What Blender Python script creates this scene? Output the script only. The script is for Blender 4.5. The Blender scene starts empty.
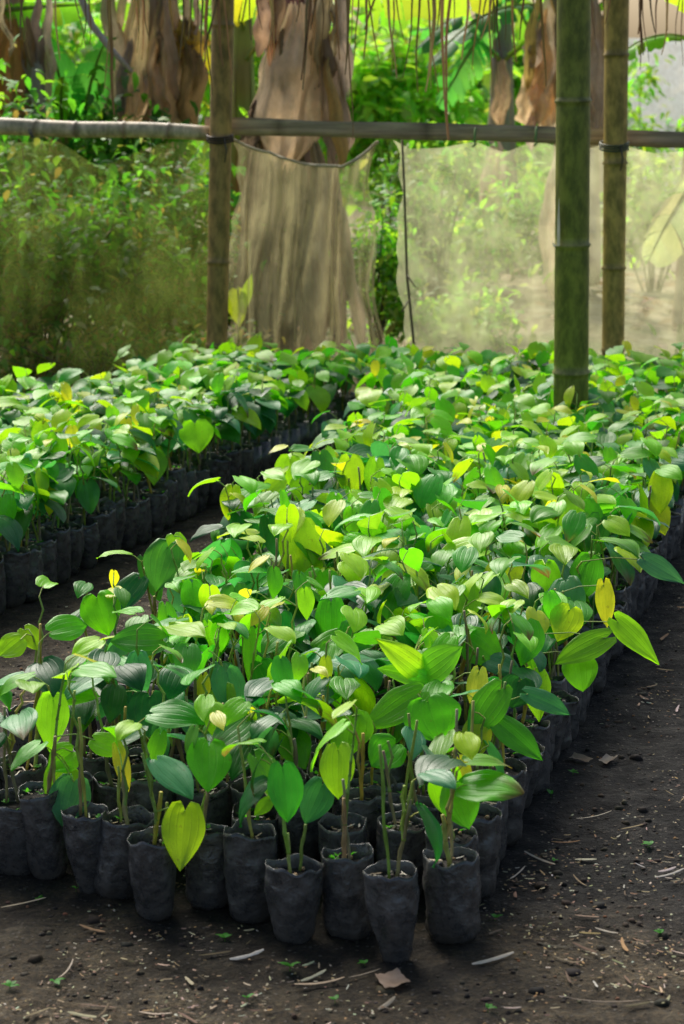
import bpy, math, random
from mathutils import Vector, Matrix, noise
R = math.radians
rnd = random.Random(7)
scene = bpy.context.scene
col = scene.collection
H, PITCH, F = 1.52, R(11.6), 2200.0          # eye height (m), downward pitch, focal length in pixels

# ------------------------------------------------------------------ where things stand
def at(px, py, Y):                            # the point of the place seen at (px, py), Y metres ahead
    a = PITCH + math.atan((py - 512) / F)
    z = H - Y * math.tan(a)
    dep = Y * math.cos(PITCH) + (H - z) * math.sin(PITCH)
    return Vector(((px - 342) / F * dep, Y, z))
def at_h(px, py, h):                          # the same, at height h above the ground
    a = PITCH + math.atan((py - 512) / F)
    return at(px, py, (H - h) / math.tan(a))
def nz(x, y, z=0.0): return noise.noise(Vector((x, y, z)))
def lerp(a, b, t): return a + (b - a) * t
def sstep(t): t = max(0., min(1., t)); return t * t * (3 - 2 * t)

# ------------------------------------------------------------------ objects
def tag(o, label=None, cat=None, group=None, kind=None):
    if label: o['label'] = label
    if cat: o['category'] = cat
    if group: o['group'] = group
    if kind: o['kind'] = kind
    return o
def empty(name, loc, rz=0.0, **k):
    o = bpy.data.objects.new(name, None); col.objects.link(o)
    o.empty_display_size = 0.05
    o.location = loc; o.rotation_euler = (0, 0, rz)
    return tag(o, **k)
def link(name, me, parent=None, loc=None):
    o = bpy.data.objects.new(name, me); col.objects.link(o)
    if parent is not None: o.parent = parent
    if loc is not None: o.location = loc
    return o
def copy_tree(o, parent=None):
    c = o.copy(); col.objects.link(c); c.parent = parent
    for ch in list(o.children): copy_tree(ch, c)
    return c

class MB:                                     # gathers shapes into one mesh
    def __init__(s): s.v, s.f, s.t, s.u, s.m, s.mats = [], [], [], [], [], []
    def mat(s, m):
        if m not in s.mats: s.mats.append(m)
        return s.mats.index(m)
    def add(s, vs, fs, tint=(1, 1, 1), luv=None, m=0):
        b = len(s.v)
        s.v.extend(vs); s.f.extend([tuple(i + b for i in f) for f in fs]); s.m.extend([m] * len(fs))
        s.t.extend(tint if isinstance(tint, list) else [tint] * len(vs))
        s.u.extend(luv if luv else [(0.5, 0.5, 0.5)] * len(vs))
    def mesh(s, name, mats=None, smooth=True):
        me = bpy.data.meshes.new(name)
        me.from_pydata([tuple(v) for v in s.v], [], s.f)
        for nm, src in (('tint', s.t), ('luv', s.u)):
            at_ = me.attributes.new(nm, 'FLOAT_COLOR', 'POINT')
            fl = []
            for c in src: fl.extend((c[0], c[1], c[2], 1.0))
            at_.data.foreach_set('color', fl)
        for m in (mats or s.mats): me.materials.append(m)
        me.polygons.foreach_set('material_index', s.m)
        me.polygons.foreach_set('use_smooth', [smooth] * len(s.f))
        me.update()
        return me

def frame_of(d):
    d = d.normalized()
    a = Vector((0, 0, 1)) if abs(d.z) < .95 else Vector((1, 0, 0))
    s = d.cross(a).normalized()
    return d, s, s.cross(d).normalized()

def tube(mb, pts, rads, n=6, tint=(1, 1, 1), m=0, cap=True, tints=None):
    vs, fs, tt, luv = [], [], [], []
    _, s0, _ = frame_of(pts[1] - pts[0])
    for k, p in enumerate(pts):
        d = (pts[min(k + 1, len(pts) - 1)] - pts[max(k - 1, 0)]).normalized()
        s0 = (s0 - d * s0.dot(d)).normalized(); u0 = d.cross(s0)
        for j in range(n):
            a = 2 * math.pi * j / n
            vs.append(p + (s0 * math.cos(a) + u0 * math.sin(a)) * rads[k])
            tt.append(tints[k] if tints else tint); luv.append((j / n, k / len(pts), .5))
    for k in range(len(pts) - 1):
        for j in range(n):
            a, b = k * n + j, k * n + (j + 1) % n
            fs.append((a, b, b + n, a + n))
    if cap:
        fs.append(tuple(range(n - 1, -1, -1))); fs.append(tuple(range((len(pts) - 1) * n, len(pts) * n)))
    mb.add(vs, fs, tt, luv, m)

def leaf(mb, base, d, up, L, W, droop=.4, fold=.18, tint=(.05, .2, .03), nu=6, nv=9, lobe=.16, quilt=.05, seed=0.0, m=0, tipc=None, twist=0.0):
    """a heart-shaped blade: base, direction to the tip, upper side, length, width"""
    d = d.normalized(); n = up - d * up.dot(d)
    if n.length < 1e-4: n = frame_of(d)[2]
    n.normalize(); s = d.cross(n)
    vs, luv, tt = [], [], []
    p = base.copy(); pv = 0.0
    cols = 2 * nu + 1
    for i in range(nv + 1):
        v = (i / nv) ** 1.35; dv = v - pv; pv = v
        hw = W * .5 * 2.37 * (max(v, .004) ** .42) * (max(1 - v, 0.0) ** (.95 + .12 * math.sin(seed)))
        th = droop * v * v
        dd = (d * math.cos(th) - n * math.sin(th)); nn = (n * math.cos(th) + d * math.sin(th))
        tw = twist * v
        ss = s * math.cos(tw) + nn * math.sin(tw); n2 = nn * math.cos(tw) - s * math.sin(tw)
        if i: p = p + dd * (L * dv)
        for j in range(cols):
            u = (j - nu) / nu; au = abs(u)
            x = u * hw
            back = -lobe * L * 1.2 * math.sin(math.pi * min(1, abs(x) / (.5 * W))) ** .8 * (1 - v) ** 5
            q = quilt * W * .5 * abs(math.sin(math.pi * au * 3)) * min(1, v * 5) * (1 - v) ** .5 if nu >= 6 else 0
            zz = fold * abs(x) + q - .9 * fold * hw * au * au * .6
            zz += (.07 * nz(u * 1.3 + seed, v * 2.5, seed * 3.1) + .03 * nz(u * 3.3, v * 6 + seed, seed)) * W * (.3 + au)
            vs.append(p + ss * x + n2 * zz + dd * back)
            luv.append((u * .5 + .5, v, (seed * 7.13) % 1.0))
            if tipc:
                k = sstep((v - .55) * 2.2 + .6 * nz(u * 2 + seed, v * 3)); tt.append(tuple(lerp(tint[c], tipc[c], k) for c in range(3)))
            else: tt.append(tint)
    fs = []
    for i in range(nv):
        for j in range(cols - 1):
            a = i * cols + j
            fs.append((a, a + 1, a + cols + 1, a + cols))
    mb.add(vs, fs, tt, luv, m)

# ------------------------------------------------------------------ materials
class NT:
    def __init__(s, name):
        s.m = bpy.data.materials.new(name); s.m.use_nodes = True
        s.t = s.m.node_tree; s.t.nodes.clear()
        s.out = s.t.nodes.new('ShaderNodeOutputMaterial')
    def n(s, typ, inp=None, **props):
        nd = s.t.nodes.new('ShaderNode' + typ)
        for k, v in props.items(): setattr(nd, k, v)
        for k, v in (inp or {}).items():
            if isinstance(v, bpy.types.NodeSocket): s.t.links.new(v, nd.inputs[k])
            else: nd.inputs[k].default_value = v
        return nd
    def math(s, op, a, b=0.0, c=0.0):
        nd = s.n('Math', {0: a, 1: b, 2: c}, operation=op); return nd.outputs[0]
    def mix(s, fac, a, b, blend='MIX'):
        nd = s.t.nodes.new('ShaderNodeMix'); nd.data_type = 'RGBA'; nd.blend_type = blend
        for idx, v in ((0, fac), (6, a), (7, b)):
            if isinstance(v, bpy.types.NodeSocket): s.t.links.new(v, nd.inputs[idx])
            else: nd.inputs[idx].default_value = v
        return nd.outputs[2]
    def noise(s, scale, detail=4, rough=.6, vec=None, coord='Object'):
        if vec is None: vec = s.n('TexCoord').outputs[coord]
        return s.n('TexNoise', {'Vector': vec, 'Scale': scale, 'Detail': detail, 'Roughness': rough})
    def ramp(s, fac, stops, interp='LINEAR'):
        nd = s.n('ValToRGB', {'Fac': fac}); e = nd.color_ramp.elements; nd.color_ramp.interpolation = interp
        while len(e) < len(stops): e.new(.5)
        for el, (p, c) in zip(e, stops): el.position = p; el.color = c if len(c) == 4 else (*c, 1)
        return nd.outputs[0]
    def range(s, v, a, b, c=0., d=1.):
        return s.n('MapRange', {0: v, 1: a, 2: b, 3: c, 4: d}, interpolation_type='SMOOTHSTEP').outputs[0]
    def bump(s, h, strength=.5, dist=.01):
        return s.n('Bump', {'Height': h, 'Strength': strength, 'Distance': dist}).outputs[0]
    def done(s, shader):
        s.t.links.new(shader, s.out.inputs[0]); return s.m
def C4(c): return (c[0], c[1], c[2], 1)

def leaf_material(name, rough=.36, trans=.36, spec=.55, veins=.34):
    k = NT(name)
    tint = k.n('Attribute', attribute_name='tint').outputs['Color']
    luv = k.n('Attribute', attribute_name='luv').outputs['Color']
    sep = k.n('SeparateColor', {0: luv}).outputs
    au = k.math('ABSOLUTE', k.math('MULTIPLY_ADD', sep[0], 2.0, -1.0))
    t = k.math('MULTIPLY', au, 3.0)
    dist = k.math('ABSOLUTE', k.math('SUBTRACT', t, k.math('ROUND', t)))
    vein = k.range(dist, 0.0, .16, 1.0, 0.0)
    vein = k.math('MULTIPLY', vein, k.range(sep[1], .96, .5, 0.25, 1.0))
    no = k.noise(38, 5, .65)
    blot = k.noise(14, 3, .6).outputs[0]
    c = k.mix(k.range(no.outputs[0], .35, .7, 0, .4), tint, k.mix(1.0, tint, (.62, .72, .55, 1), 'MULTIPLY'))
    c = k.mix(k.range(blot, .52, .75, 0, .45), c, k.mix(1.0, c, (1.35, 1.12, .7, 1), 'MULTIPLY'))
    light = k.mix(.45, k.mix(1.0, c, (1.5, 1.45, 1.4, 1), 'MULTIPLY'), (.16, .26, .07, 1))
    c = k.mix(k.math('MULTIPLY', vein, veins), c, light)
    sec = k.math('FRACT', k.math('ADD', k.math('MULTIPLY', sep[1], 8.0), k.math('MULTIPLY', au, -2.2)))
    c = k.mix(k.math('MULTIPLY', k.range(k.math('ABSOLUTE', k.math('SUBTRACT', sec, .5)), .0, .09, 1.0, 0.0), veins * .6), c, light)
    spots = k.range(k.noise(90, 2, .5).outputs[0], .68, .74, 0, .55)
    c = k.mix(spots, c, k.mix(.5, c, (.16, .11, .03, 1)))
    bh = k.math('ADD', k.math('MULTIPLY', vein, -1.0), k.math('MULTIPLY', no.outputs[0], .6))
    bp = k.bump(bh, .28, .002)
    r = k.range(blot, .3, .7, rough - .07, rough + .1)
    p = k.n('BsdfPrincipled', {'Base Color': c, 'Roughness': r, 'Specular IOR Level': spec, 'Normal': bp})
    tr = k.n('BsdfTranslucent', {'Color': k.mix(1.0, c, (1.42, 1.48, .65, 1), 'MULTIPLY'), 'Normal': bp})
    return k.done(k.n('MixShader', {0: trans, 1: p.outputs[0], 2: tr.outputs[0]}).outputs[0])

def tint_material(name, rough=.6, spec=.3, scale=(60, 60, 60), dark=(.5, .45, .4), amount=.6, bump=.4, bdist=.003, trans=0.0):
    k = NT(name)
    tint = k.n('Attribute', attribute_name='tint').outputs['Color']
    tc = k.n('TexCoord').outputs['Object']
    mp = k.n('Mapping', {'Vector': tc, 'Scale': scale}).outputs[0]
    no = k.n('TexNoise', {'Vector': mp, 'Scale': 1.0, 'Detail': 6, 'Roughness': .65}).outputs[0]
    n2 = k.noise(7, 3, .6).outputs[0]
    c = k.mix(k.range(no, .32, .68, 0, amount), tint, k.mix(1.0, tint, C4(dark), 'MULTIPLY'))
    c = k.mix(k.range(n2, .45, .75, 0, .5), c, k.mix(1.0, c, (1.35, 1.25, 1.1, 1), 'MULTIPLY'))
    p = k.n('BsdfPrincipled', {'Base Color': c, 'Roughness': rough, 'Specular IOR Level': spec, 'Normal': k.bump(no, bump, bdist)})
    sh = p.outputs[0]
    if trans:
        tr = k.n('BsdfTranslucent', {'Color': c})
        sh = k.n('MixShader', {0: trans, 1: sh, 2: tr.outputs[0]}).outputs[0]
    return k.done(sh)

LEAF = leaf_material('seedling_leaf', .38, .46, .40, .16)
BGLEAF = leaf_material('bush_leaf', .45, .58, .4, .25)
STEM = tint_material('stem', .5, .35, (150, 150, 40), (.55, .5, .4), .6, .3, .001)
BARK = tint_material('banana_stem', .7, .25, (16, 16, 1.2), (.5, .44, .38), .6, .3, .01)
DRY = tint_material('dry_leaf', .75, .2, (30, 30, 22), (.62, .58, .52), .5, .35, .004, trans=.42)
CHIP = tint_material('litter', .8, .2, (90, 90, 90), (.6, .55, .5), .5, .3, .001)
BAMBOO = tint_material('bamboo', .5, .35, (30, 30, 14), (.38, .42, .36), .95, .3, .003)
WOOD = tint_material('weathered_wood', .8, .2, (3, 50, 50), (.4, .38, .36), .8, .5, .004)

def bag_material():
    k = NT('black_polythene')
    tc = k.n('TexCoord').outputs['Object']
    rndv = k.n('ObjectInfo').outputs['Random']
    off = k.n('VectorMath', {0: tc, 1: k.n('CombineXYZ', {0: k.math('MULTIPLY', rndv, 9.0), 1: k.math('MULTIPLY', rndv, 5.0)}).outputs[0]}, operation='ADD').outputs[0]
    wr = k.n('TexNoise', {'Vector': k.n('Mapping', {'Vector': off, 'Scale': (34, 34, 52)}).outputs[0], 'Scale': 1.0, 'Detail': 5, 'Roughness': .55, 'Distortion': 1.6}).outputs[0]
    vo = k.n('TexVoronoi', {'Vector': k.n('VectorMath', {0: off, 1: k.n('VectorMath', {0: k.n('TexNoise', {'Vector': off, 'Scale': 24.0, 'Detail': 3}).outputs['Color'], 'Scale': .045}, operation='SCALE').outputs[0]}, operation='ADD').outputs[0], 'Scale': 42.0}).outputs['Distance']
    wr = k.math('ADD', k.math('MULTIPLY', wr, .8), vo)
    du = k.n('TexNoise', {'Vector': off, 'Scale': 30.0, 'Detail': 7, 'Roughness': .72}).outputs[0]
    zz = k.n('SeparateXYZ', {0: tc}).outputs[2]
    low = k.range(zz, .10, .0, 0.0, .85)
    c = k.mix(k.range(du, .38, .7, .1, .85), (.040, .039, .039, 1), (.150, .142, .134, 1))
    c = k.mix(k.math('MULTIPLY', low, k.range(du, .35, .6)), c, (.085, .072, .058, 1))
    sp = k.range(k.n('TexNoise', {'Vector': off, 'Scale': 120.0, 'Detail': 2}).outputs[0], .66, .72, 0, .7)
    c = k.mix(sp, c, (.012, .011, .01, 1))
    p = k.n('BsdfPrincipled', {'Base Color': c, 'Roughness': k.range(du, .3, .7, .20, .46), 'Specular IOR Level': .65, 'Normal': k.bump(wr, .42, .006)})
    return k.done(p.outputs[0])
BAG = bag_material()

def soil_material():
    k = NT('potting_soil')
    n1 = k.noise(120, 6, .7).outputs[0]
    c = k.ramp(n1, [(.3, (.006, .005, .005)), (.55, (.022, .017, .014)), (.75, (.06, .045, .035))])
    return k.done(k.n('BsdfPrincipled', {'Base Color': c, 'Roughness': .9, 'Normal': k.bump(n1, 1.0, .008)}).outputs[0])
SOIL = soil_material()

def ground_material():
    k = NT('earth')
    tc = k.n('TexCoord').outputs['Object']
    sx = k.n('SeparateXYZ', {0: tc}).outputs
    big = k.noise(1.6, 5, .65).outputs[0]; mid = k.noise(11, 6, .68).outputs[0]; fine = k.noise(95, 6, .72).outputs[0]
    gr = k.n('TexVoronoi', {'Vector': tc, 'Scale': 110.0, 'Randomness': 1.0})
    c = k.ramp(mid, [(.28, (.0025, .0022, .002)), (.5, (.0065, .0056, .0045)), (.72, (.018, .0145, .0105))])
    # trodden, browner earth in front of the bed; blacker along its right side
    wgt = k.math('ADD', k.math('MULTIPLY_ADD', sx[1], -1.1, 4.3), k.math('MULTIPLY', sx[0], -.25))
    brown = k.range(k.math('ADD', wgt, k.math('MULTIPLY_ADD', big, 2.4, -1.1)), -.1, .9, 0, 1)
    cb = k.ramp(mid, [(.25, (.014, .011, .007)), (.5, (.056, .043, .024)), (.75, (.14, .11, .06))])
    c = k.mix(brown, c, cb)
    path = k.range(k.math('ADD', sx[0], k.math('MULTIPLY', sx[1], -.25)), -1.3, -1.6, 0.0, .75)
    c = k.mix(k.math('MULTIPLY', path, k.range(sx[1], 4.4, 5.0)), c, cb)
    c = k.mix(k.range(fine, .4, .75, 0, .75), c, k.mix(1.0, c, (3.0, 2.6, 2.1, 1), 'MULTIPLY'))
    c = k.mix(k.range(k.noise(60, 4, .7).outputs[0], .45, .3, 0, .7), c, (.004, .0035, .003, 1))
    bits = k.math('MULTIPLY', k.range(gr.outputs['Distance'], .42, .3), k.math('GREATER_THAN', k.n('SeparateColor', {0: gr.outputs['Color']}).outputs[0], .86))
    c = k.mix(k.math('MULTIPLY', bits, .7), c, k.mix(gr.outputs['Color'], (.11, .085, .06, 1), (.16, .14, .12, 1)))
    # dry, pale litter beyond the net
    far = k.range(k.math('ADD', sx[1], k.math('MULTIPLY', big, .8)), 9.9, 10.8)
    cf = k.ramp(k.noise(5, 6, .7).outputs[0], [(.3, (.18, .13, .07)), (.5, (.40, .32, .19)), (.7, (.68, .60, .40))])
    green = k.range(k.noise(.5, 4, .6).outputs[0], .5, .62, 0, .8)
    c = k.mix(far, c, k.mix(green, cf, (.10, .17, .03, 1)))
    hgt = k.math('ADD', k.math('MULTIPLY', mid, 1.0), k.math('ADD', k.math('MULTIPLY', fine, .5), k.math('MULTIPLY', bits, .3)))
    p = k.n('BsdfPrincipled', {'Base Color': c, 'Roughness': k.range(mid, .3, .7, .95, .72), 'Specular IOR Level': .3, 'Normal': k.bump(hgt, 1.0, .04)})
    return k.done(p.outputs[0])

def net_material(name, colr, lo, hi, scale=2.2, tr=.7):
    k = NT(name)
    tc = k.n('TexCoord').outputs['Object']
    mp = k.n('Mapping', {'Vector': tc, 'Scale': (1, 1, .45)}).outputs[0]
    n1 = k.n('TexNoise', {'Vector': mp, 'Scale': scale, 'Detail': 5, 'Roughness': .6}).outputs[0]
    s = k.n('SeparateXYZ', {0: tc}).outputs
    w = k.math('MULTIPLY', k.math('ADD', k.math('SINE', k.math('MULTIPLY', s[0], 900.0)), k.math('SINE', k.math('MULTIPLY', s[2], 900.0))), .07)
    n3 = k.n('TexNoise', {'Vector': k.n('Mapping', {'Vector': tc, 'Scale': (9, 9, 3.2)}).outputs[0], 'Scale': 1.0, 'Detail': 6, 'Roughness': .7}).outputs[0]
    fac = k.math('ADD', k.math('ADD', k.range(n1, .3, .7, lo, hi), w), k.math('MULTIPLY_ADD', n3, .36, -.18))
    lw = k.n('LayerWeight', {'Blend': .3}).outputs['Facing']
    fac = k.math('ADD', fac, k.math('MULTIPLY', k.math('POWER', lw, 1.4), .75))
    n2 = k.noise(9, 4, .6).outputs[0]
    c = k.mix(k.range(n2, .35, .7), C4(colr), C4(tuple(x * .6 for x in colr)))
    d = k.n('BsdfDiffuse', {'Color': c}); t = k.n('BsdfTranslucent', {'Color': c})
    sh = k.n('MixShader', {0: tr, 1: d.outputs[0], 2: t.outputs[0]}).outputs[0]
    tp = k.n('BsdfTransparent', {'Color': (1, 1, 1, 1)})
    return k.done(k.n('MixShader', {0: k.n('Clamp', {0: fac}).outputs[0], 1: tp.outputs[0], 2: sh}).outputs[0])

# ------------------------------------------------------------------ leaf colours
DARK = [(.010, .095, .022), (.012, .11, .026), (.014, .12, .030), (.016, .12, .014)]
MID = [(.065, .27, .010), (.085, .31, .008), (.040, .22, .020), (.12, .35, .008)]
LIME = [(.20, .48, .012), (.25, .52, .012), (.16, .42, .014), (.30, .53, .012)]
YEL = [(.52, .56, .02), (.60, .54, .03), (.44, .54, .016)]
TEAL = [(.045, .22, .085), (.055, .24, .08)]
GOLD = [(.66, .46, .08)]
PAL = {'D': DARK, 'M': MID, 'L': LIME, 'Y': YEL, 'T': TEAL, 'G': GOLD}
LB = 1.5
def jit(c, rg, a=.16): return tuple(max(0., x * (1 + rg.uniform(-a, a))) for x in c)
def pick(code, rg): return tuple(min(.72, x * LB) for x in jit(rg.choice(PAL[code]), rg, .24))

# ------------------------------------------------------------------ ground
def axis(lo, hi, step, far):
    a = []; x = lo
    while x < hi + 1e-6: a.append(x); x += step
    s = step; x = lo; b = []
    while x > -far: s *= 1.35; x -= s; b.append(x)
    s = step; x = hi; c = []
    while x < far: s *= 1.35; x += s; c.append(x)
    return b[::-1] + a + c
def ground_z(x, y):
    z = .010 * nz(x * 3.1, y * 3.1) + .006 * nz(x * 11, y * 11, 4) + .0055 * nz(x * 29, y * 29, 9) + .004 * max(0, nz(x * 47, y * 47, 2))
    if y > 10: z += .30 * math.exp(-((x - 1.15) / .75) ** 2 - ((y - 13.0) / .8) ** 2)
    return z * (1 if -40 < x < 40 else 0)
xs, ys = axis(-1.6, 1.7, .015, 400), axis(3.0, 8.2, .015, 400)
mb = MB()
mb.add([(x, y, ground_z(x, y)) for y in ys for x in xs],
       [(j * len(xs) + i, j * len(xs) + i + 1, (j + 1) * len(xs) + i + 1, (j + 1) * len(xs) + i) for j in range(len(ys) - 1) for i in range(len(xs) - 1)])
g = link('ground', mb.mesh('ground', [ground_material()])); tag(g, 'dark bare earth trodden around the seedling beds', None, None, 'structure')

# ------------------------------------------------------------------ grow bags and soil
def bag_mesh(k):
    rg = random.Random(100 + k); mb = MB()
    n, rows = 40, 22; h = .157 + rg.uniform(-.010, .012)
    tb = [.66, .92, .98, .86, .54, .95, .88, 1.0, .76, .94][k % 10]; q1, q2 = rg.uniform(.5, 1.0), rg.uniform(0, 6.28)
    r0 = .0470 + rg.uniform(-.002, .002); ex = rg.uniform(.90, 1.10)
    lean = rg.uniform(-.006, .006); sd = k * 3.7
    vs, fs = [], []
    def ring(z, r, wob, t):
        for j in range(n):
            a = 2 * math.pi * j / n
            q = nz(math.cos(a) * 1.6 + sd, math.sin(a) * 1.6, z * 26) * .5 + nz(math.cos(a) * 3.5, math.sin(a) * 3.5 + sd, z * 70) * .42 + (.5 - abs(nz(math.cos(a) * 2.6 + sd, math.sin(a) * 2.6, z * 30 + sd))) * .7
            pinch = (1 - t) ** 2.2
            rx = r * (1 + .12 * pinch * (1 - tb)) * ex; ry = r * (1 - .28 * pinch) * (1 - .14 * t * t) / ex
            rr = 1 + wob * q + .065 * t * math.sin(3 * a + q2) * q1 + .035 * (1 - abs(math.sin(2.5 * a + q2 * 2 + z * 14))) ** 2 * (1.4 - t) * 1.5 - .05 * max(0, 1 - abs(((a - q2 - z * 3) % 6.283) - 3.14) * 5)
            if t > .8 and k % 3 != 1: rr *= 1 + .22 * (t - .8) / .2 * max(0, math.cos(a - q2)) ** 6
            vs.append((math.cos(a) * rx * rr + lean * (1 - t) * 2, math.sin(a) * ry * rr, z + (.011 * nz(math.cos(a) * 1.9 + sd * 2, math.sin(a) * 1.7) if t > .6 else 0) * ((t - .6) * 2.5)))
    for i in range(rows):
        t = i / (rows - 1)
        prof = lerp(tb, 1.0, sstep(t * 1.25)) * (1 + .05 * math.sin(math.pi * t)) * (.80 + .20 * min(1, t * 9))
        prof *= 1 + .04 * max(0, (t - .86) / .14)
        ring(h * t, r0 * prof, .075 + .08 * (1 - t), t)
    for z, r in ((h - .0005, .984), (h - .014, .965), (h - .032, .945)):
        ring(z, r0 * r * 1.03, .11, 1.0)
    tot = rows + 3
    for i in range(tot - 1):
        for j in range(n):
            a, b = i * n + j, i * n + (j + 1) % n
            fs.append((a, b, b + n, a + n))
    fs.append(tuple(range(n - 1, -1, -1)))
    mb.add([Vector(v) for v in vs], fs)
    return mb.mesh('grow_bag', [BAG]), h, r0
def soil_mesh(k, r0):
    rg = random.Random(300 + k); mb = MB(); S = mb.mat(SOIL); P = mb.mat(CHIP)
    n = 18; vs, fs = [], []; rr = [0, .3, .55, .8, .97]
    for i, q in enumerate(rr):
        for j in range(n):
            a = 2 * math.pi * j / n
            vs.append(Vector((math.cos(a) * q * r0, math.sin(a) * q * r0, .007 * nz(math.cos(a) * q * 3 + k, math.sin(a) * q * 3) + .004 * (1 - q))))
    for i in range(len(rr) - 1):
        for j in range(n):
            a, b = i * n + j, i * n + (j + 1) % n
            fs.append((a, b, b + n, a + n))
    mb.add(vs, fs, (1, 1, 1), None, S)
    for q in range(rg.choice([8, 12, 22])):
        a, d = rg.uniform(0, 6.28), r0 * .88 * math.sqrt(rg.random()); s = rg.uniform(.003, .0065)
        c = Vector((math.cos(a) * d, math.sin(a) * d, .006))
        colr = rg.choice([(.25, .22, .18), (.12, .10, .09), (.05, .05, .06), (.42, .28, .16), (.5, .45, .38), (.03, .03, .03)])
        blob(mb, c, s, rg, colr, P)
    G = mb.mat(BGLEAF)
    for q in range(rg.choice([0, 0, 3, 5])):
        a, d = rg.uniform(0, 6.28), r0 * .6; b = Vector((math.cos(a) * d, math.sin(a) * d, .012))
        for e in range(3): leaf(mb, b, Vector((rg.uniform(-1, 1), rg.uniform(-1, 1), .6)), Vector((0, 0, 1)), .012, .008, .4, .1, (.10, .42, .03), 1, 3, .02, 0, e, m=G)
    for q in range(rg.randint(2, 6)):
        a, d = rg.uniform(0, 6.28), r0 * .7 * math.sqrt(rg.random())
        strip(mb, Vector((math.cos(a) * d, math.sin(a) * d, .010)), rg.uniform(0, 6.28), rg.uniform(.012, .03), rg.uniform(.0015, .004), rg, rg.choice([(.55, .48, .38), (.38, .30, .2), (.62, .58, .5)]), P)
    return mb.mesh('soil')
def blob(mb, c, s, rg, tint, m=0):
    vs = []; sq = (rg.uniform(.7, 1.3), rg.uniform(.7, 1.2), rg.uniform(.5, .9)); ph = rg.uniform(0, 3)
    for lat in (-.9, 0, .9):
        for j in range(6):
            a = j * math.pi / 3 + ph; q = rg.uniform(.8, 1.15)
            vs.append(c + Vector((math.cos(a) * math.cos(lat) * sq[0], math.sin(a) * math.cos(lat) * sq[1], math.sin(lat) * sq[2])) * s * q)
    fs = [(i * 6 + j, i * 6 + (j + 1) % 6, (i + 1) * 6 + (j + 1) % 6, (i + 1) * 6 + j) for i in range(2) for j in range(6)]
    fs += [tuple(range(5, -1, -1)), tuple(range(12, 18))]
    mb.add(vs, fs, tint, None, m)
def strip(mb, c, az, L, w, rg, tint, m=0, tilt=None, curl=None):
    d = Vector((math.cos(az), math.sin(az), rg.uniform(-.08, .12) if tilt is None else tilt)); s = Vector((-math.sin(az), math.cos(az), rg.uniform(-.4, .4)))
    cv = rg.uniform(-.25, .25) if curl is None else curl; vs, fs = [], []
    N = 5
    for i in range(N + 1):
        t = i / N - .5; ww = w * (.5 if i in (0, N) else 1) * rg.uniform(.8, 1.1)
        p = c + d * (t * L) + s.cross(d) * 0 + Vector((-math.sin(az), math.cos(az), 0)) * (cv * L * t * t) + Vector((0, 0, .15 * L * t * t))
        vs += [p - s * ww * .5, p + Vector((0, 0, ww * .35)), p + s * ww * .5]
    for i in range(N):
        a = i * 3; fs += [(a, a + 1, a + 4, a + 3), (a + 1, a + 2, a + 5, a + 4)]
    mb.add(vs, fs, tint, None, m)
BAGS = [bag_mesh(k) for k in range(10)]
SOILS = [soil_mesh(k, BAGS[k][2] * .985) for k in range(10)]

# ------------------------------------------------------------------ the seedlings' standing places
def jitter(i, j, s=0): return (nz(i * 3.17 + s, j * 2.71) * .016, nz(i * 2.3, j * 3.9 + s + 7) * .016)
spots = []                                    # (bed, i, j, x, y)
def px_of(P):
    dep = P.y * math.cos(PITCH) + (H - P.z) * math.sin(PITCH)
    a = math.atan((H - P.z) / P.y) - PITCH
    return 342 + P.x / dep * F, 512 + F * math.tan(a)
def poly(pts, x):
    for (a, b), (c, d) in zip(pts, pts[1:]):
        if a <= x <= c: return lerp(b, d, (x - a) / (c - a))
    return pts[0][1] if x < pts[0][0] else pts[-1][1]
RIGHT_EDGE = [(-150, 700), (-60, 668), (0, 650), (60, 645), (120, 612), (165, 572), (230, 505), (300, 445), (345, 395), (380, 350), (390, 0)]
LEFT_EDGE = [(-150, 712), (10, 622), (130, 556), (230, 498), (345, 450), (400, 432), (700, 429)]
LEFT_BACK = [(-150, 395), (0, 380), (100, 362), (230, 330)]
FRONT = [(450, 940), (393, 958), (350, 933), (295, 940), (250, 915), (205, 905), (160, 916), (122, 894), (88, 892), (54, 877), (17, 872), (-24, 866)]
STRAY = [at_h(97, 598, .36), at_h(168, 547, .36), at_h(28, 636, .34), at_h(228, 510, .36)]   # plants standing out at the path's edge
e1 = Vector((-.905, .425)).normalized()
for i in range(13):
    for j in range(58):
        p = Vector((.165, 3.665)) + e1 * (.1 * i) + Vector((.275 - .004 * i, 1.0)) * (.098 * j)
        dx, dy = jitter(i, j)
        x, y = p.x + dx, p.y + dy + (.045 if i % 2 else 0)
        if j == 0:
            if i > 11: continue
            q = at_h(*FRONT[i], .0); x, y = q.x, q.y
        elif i == 12 and j < 2: continue
        q = px_of(Vector((x, y, .36))); q = (q[0], q[1] - (14 if 150 < q[0] else 4))
        if j and q[1] < poly(RIGHT_EDGE, q[0]) and q[0] < 390 and all(math.hypot(x - e.x, y - e.y - .02) > .07 for e in STRAY): continue
        if y < 9.1 and abs(x) < .165 * y + .55: spots.append(('right', i, j, x, y))
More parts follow.
